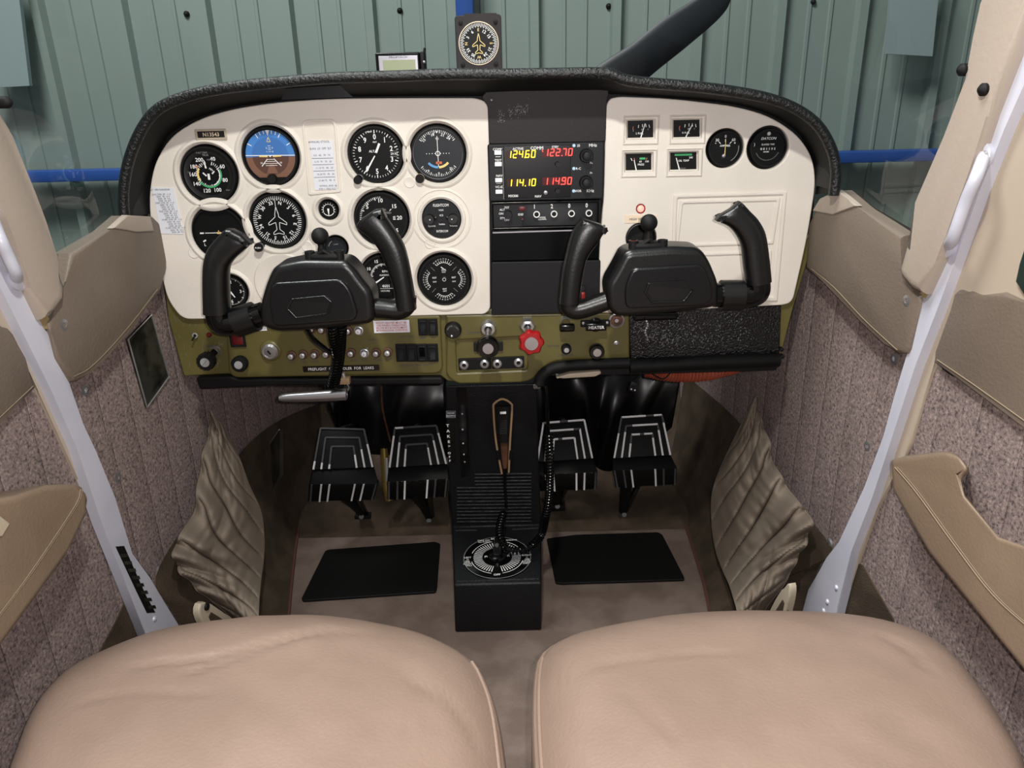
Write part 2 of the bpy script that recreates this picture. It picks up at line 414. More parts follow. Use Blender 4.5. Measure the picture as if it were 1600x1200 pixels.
def build_prop():
    Y = 2.2
    t = thing('propeller', 'black propeller blade seen beyond the windshield, against the green hangar wall', 'propeller', (0, 0, 0), rot=(0, 0, 0))
    A = [(880, 150), (930, 105), (985, 69), (1035, 30), (1085, -2), (1115, -30)]
    B = [(960, 175), (1015, 121), (1075, 72), (1125, 28), (1142, 0), (1138, -26)]
    mb = MB(); L = cat([UY(x, y, Y) for x, y in A], 5); R = cat([UY(x, y, Y) for x, y in B], 5); V = []; F = []; n = 14; N = len(L)
    for i in range(N):
        c = (L[i]+R[i])/2; a = (R[i]-L[i])/2; tw = 0.4*(1-i/N)
        for k in range(n):
            q = 2*PI*k/n; V.append(c+a*math.cos(q)+Vector((0, -0.014*math.sin(q)*(1.3-i/N)+tw*0.03*math.cos(q), 0)))
    for i in range(N-1):
        for k in range(n): F.append((i*n+k, i*n+(k+1) % n, (i+1)*n+(k+1) % n, (i+1)*n+k))
    F.append(tuple((N-1)*n+k for k in range(n)))
    mb.add(V, F, M['prop']); recalc(mb.build('blade', t))
    mb = MB(); c = UY(860, 200, Y)
    mb.lathe([(0.10, -0.06), (0.10, 0.06), (0.06, .12), (0, .15)], M['prop'], 24, Matrix.Translation(c) @ Matrix.Rotation(-PI/2, 4, 'X')); mb.build('hub', t)
    mb = MB(); d = (c-(L[-1]+R[-1])/2)
    mb.tube([c, c+d*0.4, c+d*0.9], [0.05, 0.055, 0.04], M['prop'], 10); mb.build('blade', t)
build_prop()

# ================================================================= windshield
def build_glass():
    bot = [(-.50, .80, .60), (-.49, .95, .60), (-.47, 1.12, .60), (-.40, 1.32, .66), (-.25, 1.47, .72), (0, 1.53, .75), (.25, 1.47, .72), (.40, 1.32, .66), (.47, 1.12, .60), (.49, .95, .60), (.50, .80, .60)]
    bot = cat(bot, 5); V = []; F = []; nz = 8
    for p in bot:
        for j in range(nz+1):
            t = j/nz; q = Vector((p.x*(1-0.03*t), p.y-(p.y-.78)*(0.72*t*t+.18*t), p.z+t*(1.35-p.z))); V.append(q)
    for i in range(len(bot)-1):
        for j in range(nz): a = i*(nz+1)+j; F.append((a, a+nz+1, a+nz+2, a+1))
    mb = MB(); mb.add(V, F, M['glass']); tag(mb.build('window_1', fixn=False), kind='structure')
build_glass()

# ================================================================= cabin shell
def wallprism(mb, side, pts, off, thick, m, bev=0.0, sm=None):
    if sm: pts = [(p.x, p.y) for p in cat([(x, y, 0) for x, y in pts], sm, True)]
    f = [UW(side, x, y, off) for x, y in pts]; nv = Vector((side, SL, 0)).normalized()*thick
    N = len(f)
    bm = bmesh.new(); A = [bm.verts.new(p) for p in f]; B = [bm.verts.new(p+nv) for p in f]
    top = bm.faces.new(A); bm.faces.new(list(reversed(B)))
    for i in range(N): bm.faces.new((A[i], B[i], B[(i+1) % N], A[(i+1) % N]))
    if bev: bmesh.ops.bevel(bm, geom=list(top.edges), offset=bev, segments=4, profile=0.6, affect='EDGES')
    bmesh.ops.recalc_face_normals(bm, faces=bm.faces); bm.verts.index_update()
    mb.add([v.co.copy() for v in bm.verts], [[v.index for v in q.verts] for q in bm.faces], m, bool(bev)); bm.free()
def wallcyl(mb, side, px, py, off, prof, m, n=14):
    p = UW(side, px, py, off); z = Vector((-side, -SL, 0)).normalized()
    mb.lathe(prof, m, n, Matrix.Translation(p) @ z.to_track_quat('Z', 'Y').to_matrix().to_4x4())
def xw(Y, side, off=0): return side*(0.478-off-SL*(Y-1.08))

def build_shell():
    # floor carpet
    mb = MB(); V = []; F = []
    mb.box((0, 0.62, FZ-.01), (1.12, 1.5, .02), M['floorc']); o = mb.build('floor'); tag(o, kind='structure')
    for side, nm in ((-1, 'left'), (1, 'right')):
        # fabric wall: forward part and door part as one wall mesh
        mb = MB(); V = []; F = []; ys = [0.84+i*0.035 for i in range(24)]
        zs = [FZ-.02+i*0.03 for i in range(23)]
        for y in ys:
            for z in zs: V.append((xw(y, side), y, z))
        n = len(zs)
        for i in range(len(ys)-1):
            for j in range(n-1):
                if zs[j+1] > 0.61: continue
                F.append((i*n+j, (i+1)*n+j, (i+1)*n+j+1, i*n+j+1))
        mb.add(V, F, M['fabric'], True)
        # door lining behind the post
        top = 0.52
        q = [(xw(y, side, .004), y, z) for y, z in ((-.35, FZ-.02), (.93, FZ-.02), (.93, .30), (.86, .50), (-.35, top))]
        mb.add(q+[(a+side*.02, b, c) for a, b, c in q], [(0, 1, 2, 3, 4), (9, 8, 7, 6, 5)], M['fabric'], False)
        tag(mb.build('wall_'+nm), kind='structure')
    # toe board and firewall
    mb = MB()
    prof = [(1.335, FZ+.001), (1.36, FZ+.012), (1.40, FZ+.03), (1.50, FZ+.075), (1.60, .14), (1.66, .30), (1.67, .70)]
    V = []; F = []
    for (y, z) in prof:
        for i in range(13):
            t = -1+2*i/12; V.append((t*(xw(y, 1)+.01), y, z))
    for j in range(len(prof)-1):
        for i in range(12): F.append((j*13+i, j*13+i+1, (j+1)*13+i+1, (j+1)*13+i))
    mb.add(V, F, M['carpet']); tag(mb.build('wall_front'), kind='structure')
    # side kick carpets
    for side, nm in ((-1, 'left'), (1, 'right')):
        if side < 0:
            fl = [(440, 1110), (446, 1010), (450, 975), (453, 940), (458, 890), (465, 838), (478, 792), (520, 748)]
            wl = [(305, 1110), (300, 1012), (264, 948), (243, 903), (290, 820), (380, 702), (440, 655), (505, 628)]
        else:
            fl = [(1125, 1110), (1117, 1010), (1110, 965), (1100, 915), (1088, 875), (1064, 802), (1050, 770), (1040, 740)]
            wl = [(1238, 1110), (1244, 1010), (1256, 945), (1283, 880), (1300, 857), (1225, 760), (1150, 655), (1070, 585)]
        fa = cat([UZ(x, y, FZ+.003) if i < 6 else UZ(x, y, FZ+.03*(i-5)) for i, (x, y) in enumerate(fl)], 4)
        wa = cat([UW(side, x, y, .004) for x, y in wl], 4)
        mb = MB(); V = []; F = []; K = 8
        for a, b in zip(fa, wa):
            for k in range(K+1):
                t = k/K; p = a.lerp(b, t); p.z -= 0.35*math.sin(PI*t)*abs(b.z-a.z)*0.5; V.append(p)
        for i in range(len(fa)-1):
            for k in range(K): F.append((i*(K+1)+k, (i+1)*(K+1)+k, (i+1)*(K+1)+k+1, i*(K+1)+k+1))
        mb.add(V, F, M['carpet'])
        o = mb.build('baseboard_'+nm); tag(o, kind='structure')
        b = MB(); b.tube([p+Vector((0, 0, .002)) for p in fa[:22]], .0032, M['rust'], 6); b.build('carpet_binding', o)
    # small kick carpet pieces behind the posts
    mb = MB()
    wallprism(mb, -1, [(150, 1030), (180, 975), (199, 934), (213, 950), (242, 1020)], .006, .004, M['carpet'])
    tag(mb.build('trim_3'), kind='structure')
    mb = MB()
    wallprism(mb, 1, [(1308, 1000), (1322, 930), (1336, 878), (1348, 884), (1395, 968), (1400, 1000)], .006, .004, M['carpet'])
    tag(mb.build('trim_4'), kind='structure')
build_shell()

def build_doorframes():
    # ---- left
    t = thing('door_post', 'white painted left door post with a black slot near its foot', 'door post', (0, 0, 0), rot=(0, 0, 0))
    mb = MB(); wallprism(mb, -1, [(-235, -60), (-195, -60), (-60, 240), (-20, 352), (24, 446), (75, 516), (85, 545), (112, 600), (128, 665), (150, 705), (180, 778), (205, 868), (236, 900), (250, 935), (284, 985), (300, 1010), (236, 1010), (190, 895), (160, 820), (120, 700), (80, 610), (0, 448), (-60, 330)], .020, .014, M['post'], .003)
    mb.build('post', t)
    mb = MB(); wallprism(mb, -1, [(181, 854), (194, 853), (228, 930), (243, 957), (230, 958), (214, 925)], .0206, .004, M['matte'])
    for k in range(8):
        x = 188+k*6.2; y = 866+k*11.5; wallprism(mb, -1, [(x, y), (x+11, y-1), (x+13, y+4), (x+2, y+5)], .0212, .003, M['smokeplate'])
    mb.build('vent_slot', t)
    for (x, y) in ((241, 967), (253, 988)):
        mb = MB(); wallcyl(mb, -1, x, y, .020, [(.004, 0), (.003, .002), (0, .003)], M['post'], 10); mb.build('rivet', t)
    mb = MB(); wallprism(mb, -1, [(-700, -60), (-120, -60), (-60, 60), (0, 185), (-5, 300), (0, 448), (60, 575), (100, 660), (140, 745), (176, 850), (205, 910), (232, 965), (225, 1002), (205, 945), (192, 905), (160, 832), (110, 722), (60, 612), (22, 520), (10, 508), (-60, 508), (-700, 800)], .008, .012, M['doorcream'], .003)
    tag(mb.build('door_frame'), 'cream curved door frame edging left of the white door post', 'door frame')
    # leather top of the left door
    mb = MB(); o = MB(); wallprism(mb, -1, [(-700, 790), (-80, 500), (0, 509), (14, 513), (22, 522), (40, 560), (57, 606), (0, 662), (-80, 735), (-700, 1300)], .014, .012, M['leatherside'], .004)
    a = mb.build('door_trim'); tag(a, 'taupe leather strip across the top of the left door lining', 'door trim')
    mb = MB(); mb.tube([UW(-1, x, y, .0148) for x, y in ((52, 603), (0, 652), (-60, 705), (-300, 925))], .0006, M['thread'], 5); mb.build('stitching', a)
    # left windshield pillar
    mb = MB(); wallprism(mb, -1, [(-170, -150), (-110, -100), (-40, 90), (-10, 140), (2, 163), (20, 213), (42, 268), (57, 305), (72, 345), (90, 402), (106, 448), (104, 470), (90, 488), (74, 500), (50, 450), (24, 378), (-5, 300), (-40, 200)], .034, .020, M['pillar'], .013)
    p = mb.build('windshield_pillar'); tag(p, 'pale padded vinyl windshield pillar on the left, beside the white post', 'pillar')
    mb = MB(); wallprism(mb, -1, [(-30, 245), (-5, 300), (24, 378), (50, 450), (78, 500), (80, 513), (70, 514), (38, 450), (10, 380), (-30, 290)], .0212, .004, M['seam']); mb.build('glue_seam', p)
    mb = MB(); wallcyl(mb, -1, 3, 160, .034, [(.006, -.01), (.006, .006), (.003, .01), (0, .011)], M['matte']); mb.build('screw', p)
    # left side leather strip
    mb = MB(); wallprism(mb, -1, [(199, 337), (170, 362), (112, 396), (104, 440), (90, 488), (76, 504), (80, 520), (90, 560), (112, 597), (124, 596), (142, 583), (170, 555), (210, 510), (252, 454), (262, 420), (262, 360), (240, 338)], .024, .022, M['leatherside'], .006)
    s = mb.build('side_trim'); mb = MB(); wallprism(mb, -1, [(199, 336), (236, 338), (242, 362), (214, 362), (176, 357)], .0262, .008, M['pillar'], .003); mb.build('sill_cap', s); tag(s, 'taupe leather sill trim on the left wall between pillar and panel', 'side trim')
    mb = MB(); mb.tube(cat([UW(-1, x, y, .0252) for x, y in ((116, 588), (140, 575), (170, 546), (208, 502), (246, 452))], 4), .0006, M['thread'], 5); mb.build('stitching', s)
    for (x, y, sd, lab) in ((97, 508, -1, 'chrome screw through the corner of the left leather sill trim'), (130, 610, -1, 'chrome screw in the fabric just below the left sill trim'), (181, 746, -1, 'chrome screw halfway down the left fabric wall beside the white post'), (248, 892, -1, 'chrome screw low on the left fabric wall near the carpet'),
                            (1420, 470, 1, 'chrome screw through the corner of the right leather sill trim'), (1400, 560, 1, 'chrome screw in the fabric just below the right sill trim'), (1358, 697, 1, 'chrome screw halfway down the right fabric wall beside the white post'), (1297, 849, 1, 'chrome screw low on the right fabric wall near the carpet')):
        mb = MB(); off = .021 if y in (508, 470) else .001
        wallcyl(mb, sd, x, y, off, [(.0075, 0), (.007, .003), (.003, .0035), (.0028, .0015), (0, .001)], M['chrome'], 18)
        tag(mb.build('wall_screw'), lab, 'screw')
    # ---- right
    t = thing('door_post', 'white painted right door post without a slot, from the windshield to the seat', 'door post', (0, 0, 0), rot=(0, 0, 0))
    mb = MB(); wallprism(mb, 1, [(1775, -350), (1740, -350), (1650, -90), (1622, -20), (1600, 42), (1578, 108), (1543, 192), (1500, 325), (1470, 398), (1437, 470), (1418, 550), (1397, 620), (1380, 682), (1350, 762), (1312, 850), (1291, 872), (1262, 920), (1250, 965), (1245, 1010), (1295, 1010), (1308, 950), (1330, 862), (1362, 780), (1390, 695), (1430, 572), (1465, 482), (1495, 400), (1530, 300), (1570, 200), (1602, 128), (1660, -20), (1700, -130)], .020, .014, M['post'], .003)
    mb.build('post', t)
    for (x, y) in ((1307, 918), (1293, 940), (1287, 954)):
        mb = MB(); wallcyl(mb, 1, x, y, .020, [(.004, 0), (.003, .002), (0, .003)], M['post'], 10); mb.build('rivet', t)
    mb = MB(); wallprism(mb, 1, [(2300, -400), (1800, -400), (1660, 0), (1602, 120), (1530, 300), (1465, 482), (1430, 572), (1390, 695), (1355, 790), (1322, 880), (1308, 958), (1316, 958), (1340, 880), (1372, 790), (1412, 715), (1424, 690), (1442, 625), (1462, 560), (1500, 472), (1720, 500), (2300, 800)], .008, .012, M['doorcream'], .003)
    tag(mb.build('door_frame'), 'cream curved door frame edging right of the white door post', 'door frame')
    mb = MB(); wallprism(mb, 1, [(1497, 453), (1520, 461), (1535, 461), (1565, 457), (1600, 473), (1700, 520), (2300, 790), (2300, 1172), (1600, 668), (1458, 566), (1462, 550), (1480, 500), (1490, 460)], .014, .012, M['leatherside'], .004)
    a = mb.build('door_trim'); tag(a, 'taupe leather strip across the top of the right door lining', 'door trim')
    mb = MB(); mb.tube([UW(1, x, y, .0148) for x, y in ((1464, 562), (1520, 600), (1600, 657), (1680, 715), (2000, 945))], .0006, M['thread'], 5); mb.build('stitching', a)
    mb = MB(); wallprism(mb, 1, [(1680, 100), (1630, 320), (1600, 392), (1592, 412), (1586, 440), (1600, 462), (1660, 490), (1900, 590), (1900, 100)], .0125, .004, M['tint'], .002)
    g = mb.build('door_window'); tag(g, 'dark corner of the right door window at the photo edge', 'window')
    mb = MB(); wallprism(mb, 1, [(1690, -350), (1590, -350), (1547, -60), (1548, 0), (1534, 62), (1508, 125), (1475, 212), (1440, 325), (1412, 382), (1401, 420), (1404, 434), (1420, 452), (1438, 461), (1462, 408), (1486, 345), (1514, 268), (1541, 182), (1577, 88), (1600, -10)], .034, .020, M['pillar'], .013)
    p = mb.build('windshield_pillar'); tag(p, 'pale padded vinyl windshield pillar on the right, beside the white post', 'pillar')
    mb = MB(); wallprism(mb, 1, [(1606, -30), (1576, 92), (1541, 182), (1514, 268), (1486, 345), (1462, 408), (1436, 462), (1446, 466), (1473, 408), (1500, 335), (1530, 250), (1556, 180), (1588, 95), (1620, -20)], .0212, .004, M['seam']); mb.build('glue_seam', p)
    for (x, y) in ((1506, 109), (1539, 140)):
        mb = MB(); wallcyl(mb, 1, x, y, .034, [(.006, -.01), (.006, .003), (.003, .006), (0, .007)], M['matte']); mb.build('screw', p)
    mb = MB(); wallprism(mb, 1, [(1307, 298), (1325, 312), (1345, 328), (1412, 368), (1404, 430), (1438, 461), (1436, 475), (1420, 545), (1416, 553), (1402, 553), (1380, 536), (1345, 502), (1300, 455), (1258, 420), (1262, 350), (1280, 315)], .024, .022, M['leatherside'], .006)
    s = mb.build('side_trim'); mb = MB(); wallprism(mb, 1, [(1307, 297), (1325, 311), (1338, 322), (1300, 336), (1268, 330), (1280, 310)], .0262, .008, M['pillar'], .003); mb.build('sill_cap', s); tag(s, 'taupe leather sill trim on the right wall between panel and pillar', 'side trim')
    mb = MB(); mb.tube(cat([UW(1, x, y, .0252) for x, y in ((1402, 547), (1382, 529), (1345, 494), (1303, 449), (1268, 420))], 4), .0006, M['thread'], 5); mb.build('stitching', s)
    # door fabric: retaining strips on white posts -> grab handles
    for side, path, ends, lab in ((-1, [(-8, 350), (0, 372), (12, 398), (24, 425)], ((-12, 342), (26, 435)), 'scuffed white strap handle on the left door post'),
                                  (1, [(1534, 252), (1526, 275), (1508, 318), (1490, 370)], ((1538, 243), (1483, 383)), 'scuffed white strap handle with two screws on the right door post')):
        t = thing('grab_handle', lab, 'handle', (0, 0, 0), rot=(0, 0, 0))
        mb = MB(); mb.tube(cat([UW(side, ends[0][0], ends[0][1], .024)]+[UW(side, x, y, .038) for x, y in path[1:3]]+[UW(side, path[3][0], path[3][1], .036), UW(side, ends[1][0], ends[1][1], .024)], 6), .0062, M['post'], 10)
        o = mb.build('strap', t)
        for (x, y) in ends:
            mb = MB(); wallcyl(mb, side, x, y, .020, [(.013, 0), (.013, .004), (.010, .006), (0, .006)], M['post'], 20); wallcyl(mb, side, x, y, .026, [(.005, 0), (.004, .002), (0, .0025)], M['chrome'], 12); mb.build('screw_mount', t)
build_doorframes()

def build_wall_plates():
    mb = MB(); wallprism(mb, -1, [(200, 530), (237, 492), (264, 588), (230, 636)], .004, .004, M['smokeplate'], .001)
    a = mb.build('metal_plate'); tag(a, 'dull silvery metal plate on the left fabric wall below the leather trim', 'plate')
    mb = MB(); mb.tube([UW(-1, x, y, .0045) for x, y in ((200, 530), (237, 492), (264, 588), (230, 636))], .0012, M['chrome'], 5, closed=True); mb.build('rim', a)
    # glossy plate on the left kick carpet beside the pedals
    P = [UZ(408, 742, .045), UY(459, 672, 1.30), UY(459, 742, 1.30), UZ(425, 806, FZ+.055)]
    mb = MB(); n = (P[1]-P[0]).cross(P[3]-P[0]).normalized(); n = n if n.dot(CAM-P[0]) > 0 else -n
    P = [p+n*.026 for p in P]; V = P+[p-n*.006 for p in P]
    mb.add(V, [(0, 1, 2, 3), (7, 6, 5, 4), (0, 4, 5, 1), (1, 5, 6, 2), (2, 6, 7, 3), (3, 7, 4, 0)], M['kickplate'], False)
    a = mb.build('metal_plate'); tag(a, 'dark glossy plate on the brown kick carpet left of the pedals', 'plate')
    mb = MB(); mb.tube([P[1]+n*.001, P[0]+n*.001, P[3]+n*.001], .0015, M['silver'], 5); mb.build('rim', a)
build_wall_plates()

# ================================================================= map pockets
def build_pocket(side, edge, inner, lab):
    E = cat([(x, y, 0) for x, y in edge], 8); I = cat([(x, y, 0) for x, y in inner], 8)
    n = min(len(E), len(I)); E = [E[int(i*(len(E)-1)/(n-1))] for i in range(n)]; I = [I[int(i*(len(I)-1)/(n-1))] for i in range(n)]
    # resample denser
    def res(P, m_):
        out = []
        for i in range(m_):
            f = i*(len(P)-1)/(m_-1); k = min(int(f), len(P)-2); out.append(P[k].lerp(P[k+1], f-k))
        return out
    NU = 200; NV = 100; E = res(E, NU); I = res(I, NU); V = []; F = []
    for i in range(NU):
        u = i/(NU-1)
        for j in range(NV):
            v = j/(NV-1)
            p = E[i].lerp(I[i], v)
            # gather folds fan out from the elastic edge
            win = max(0, min(1, (.80-u)/.12)); ph = u*62+1.9*math.sin(u*9)-(5.0+2*math.sin(u*5))*v*1.6
            am = max(0, 1-v*1.15)*min(1, u*4)
            f1 = 1-abs(math.sin(u*25-v*(8-2*u)+1.1*math.sin(u*5-v*3))); fold = win*math.sin(ph)*am*0.005-(f1**5)*0.012*math.sin(PI*min(1, v*1.02))**0.6*min(1, u*5)+noise.noise(Vector((u*13+v*9, v*5-u*6, side)))*.003*math.sin(PI*v)
            wob = win*.5*math.sin(u*62+1.9*math.sin(u*9))*5.0*max(0, 1-v*5)*min(1, u*6)
            bul = 0.024*math.sin(PI*min(1, max(0, v))**0.8)*math.sin(PI*min(1, 0.08+u*0.8))
            lip = 0.026*max(0, 1-v*2.5)*math.sin(PI*min(1, u*0.95))
            nz = noise.noise(Vector((u*7, v*3.2, side*3)))*0.006*math.sin(PI*v)
            off = 0.008+v*(0.015+0.10*u)+0.055*max(0, u-.6)/.4+bul+lip+fold+nz
            V.append(UW(side, p.x+side*wob*0.9, p.y+wob*0.5, max(off, .003)))
    for i in range(NU-1):
        for j in range(NV-1): a = i*NV+j; F.append((a, a+NV, a+NV+1, a+1) if side > 0 else (a, a+1, a+NV+1, a+NV))
    mb = MB(); mb.add(V, F, M['pocket']); o = mb.build('map_pocket')
    so = o.modifiers.new('s', 'SOLIDIFY'); so.thickness = 0.003; so.offset = 0
    tag(o, lab, 'pocket')
    e = MB(); e.tube([Vector(V[i*NV]) for i in range(NU)], .0028, M['pocket'], 8); e.build('elastic_edge', o)
    e = MB(); e.tube([Vector(V[i*NV+3])+Vector((-side*.002, -.001, .001)) for i in range(int(NU*.74), NU)], .0006, M['thread'], 5); e.build('stitching', o)
build_pocket(-1, [(328, 642), (330, 665), (322, 700), (312, 745), (308, 790), (285, 835), (273, 862), (282, 890), (312, 922), (345, 948), (372, 975), (380, 1000)],
             [(330, 642), (352, 672), (372, 712), (390, 760), (408, 800), (413, 842), (412, 875), (408, 905), (405, 935), (404, 960), (404, 985), (404, 1000)],
             'gathered taupe leather map pocket on the left wall beside the left door post')
build_pocket(1, [(1183, 620), (1186, 650), (1198, 684), (1208, 725), (1225, 755), (1245, 785), (1266, 812), (1258, 845), (1240, 880), (1222, 915), (1195, 950), (1180, 990)],
             [(1180, 622), (1160, 660), (1140, 700), (1122, 740), (1112, 775), (1112, 820), (1118, 860), (1130, 893), (1140, 915), (1147, 938), (1152, 960), (1156, 990)],
             'gathered taupe leather map pocket on the right wall beside the right door post')

# white forked catches at the foot of the walls
for side, P, lab in ((-1, [(312, 958), (320, 940), (350, 958), (372, 975), (345, 990), (325, 985)], 'small ivory plastic forked catch on the carpet below the left map pocket'),
                     (1, [(1196, 992), (1204, 952), (1229, 912), (1234, 924), (1228, 955), (1215, 992)], 'small ivory plastic forked catch on the carpet below the right map pocket')):
    mb = MB(); wallprism(mb, side, P, .085, .010, M['plasticwhite'], .004, 3)
    c = ((sum(p[0] for p in P)/6), (sum(p[1] for p in P)/6))
    wallprism(mb, side, [(c[0]+(x-c[0])*.4, c[1]+(y-c[1])*.4) for x, y in P], .0865, .003, M['carpet'])
    o = mb.build('catch'); tag(o, lab, 'catch')
    s = MB(); wallcyl(s, side, P[1][0] if side < 0 else P[2][0]+4, P[1][1]+8, .083, [(.006, 0), (.005, .005), (0, .006)], M['matte'], 10); s.build('screw', o)
# ================================================================= glareshield
outer = [(197, 347), (193, 318), (194, 283), (203, 240), (222, 196), (248, 165), (290, 146), (350, 133), (430, 124), (520, 117), (620, 114), (700, 111), (790, 111), (860, 110), (930, 109), (955, 111), (975, 119), (1005, 124), (1100, 132), (1180, 144), (1235, 161), (1275, 188), (1298, 225), (1306, 262), (1303, 300)]
inner = [(232, 345), (229, 318), (231, 290), (242, 250), (268, 206), (300, 188), (355, 170), (430, 158), (520, 152), (620, 150), (700, 150), (765, 150), (800, 148), (860, 147), (930, 146), (950, 147), (975, 148), (1005, 150), (1100, 157), (1165, 167), (1215, 185), (1250, 211), (1268, 240), (1276, 275), (1274, 304)]
def build_glareshield():
    t = thing('glareshield', 'black textured vinyl glareshield arching over the instrument panel', 'glareshield', (0, 0, 0), rot=(0, 0, 0))
    YL = PY-0.075
    O = cat([UY(x, y+5, YL) for x, y in outer], 6); I = cat([UY(x, y, PY-.006) for x, y in inner], 6); N = len(O)
    mb = MB(); mb.tube(O, .0068, M['shield'], 14); recalc(mb.build('padded_rim', t))
    mb = MB(); V = []; F = []
    cx = Vector((0, 0, .45))
    for k in range(N):
        o = O[k]+(Vector((0, o_y, 0)) if (o_y := .004) else 0); q = o-(o-cx).normalized()*.003
        for j in range(5):
            s_ = j/4; V.append(q.lerp(I[k], s_)+Vector((0, 0, .002*math.sin(PI*s_))))
    for k in range(N-1):
        for j in range(4): a = k*5+j; F.append((a, a+1, a+6, a+5))
    mb.add(V, F, M['shieldin']); mb.build('underside', t)
    # deck running forward to the windshield
    mb = MB(); V = []; F = []
    for k in range(N):
        o = O[k]+Vector((0, 0, .004)); sx = o.x
        for (dy, dz, sc) in ((0, .001, 1), (.05, .002, .998), (.16, -.006, .975), (.34, -.025, .80)):
            V.append((sx*sc, YL+dy, o.z+dz-(0.05*0 if abs(sx) < .4 else 0)))
    for k in range(N-1):
        for j in range(3): a = k*4+j; F.append((a, a+4, a+5, a+1))
    mb.add(V, F, M['deck']); mb.build('deck', t)
    mb = MB()                                          # scuffed patch and maker's scrawl-like wear on the left shoulder
    p = UY(228, 182, YL+.03)
    V = [UY(x, y, PY-.045) for x, y in ((447, 134), (530, 131), (552, 150), (440, 154))]
    nn = Vector((0, -.0015, -.0015)); mb.add([v+nn for v in V], [(0, 1, 2, 3)], M['vinyl'], False); mb.build('patch', t)
build_glareshield()

# ================================================================= panel backing
def build_backing():  # backing sheet added so no light leaks through the panel
    q = [LP(x, y, PY+.002) for x, y in ((243, 350), (232, 320), (236, 270), (262, 210), (310, 180), (400, 156), (520, 144), (765, 138), (950, 138), (1100, 150), (1200, 173), (1250, 207), (1268, 250), (1272, 320), (1262, 400), (1240, 482), (1213, 578), (985, 585), (700, 590), (287, 586), (262, 492))]
    t = thing('panel_backing', 'black metal sheet behind the instruments and cream covers, added to close light leaks', 'panel_backing', (0, PY, 0))
    mb = MB(); mb.plate([q], -.012, -.001, .001, M['matte']); mb.build('backing_sheet', t)
build_backing()

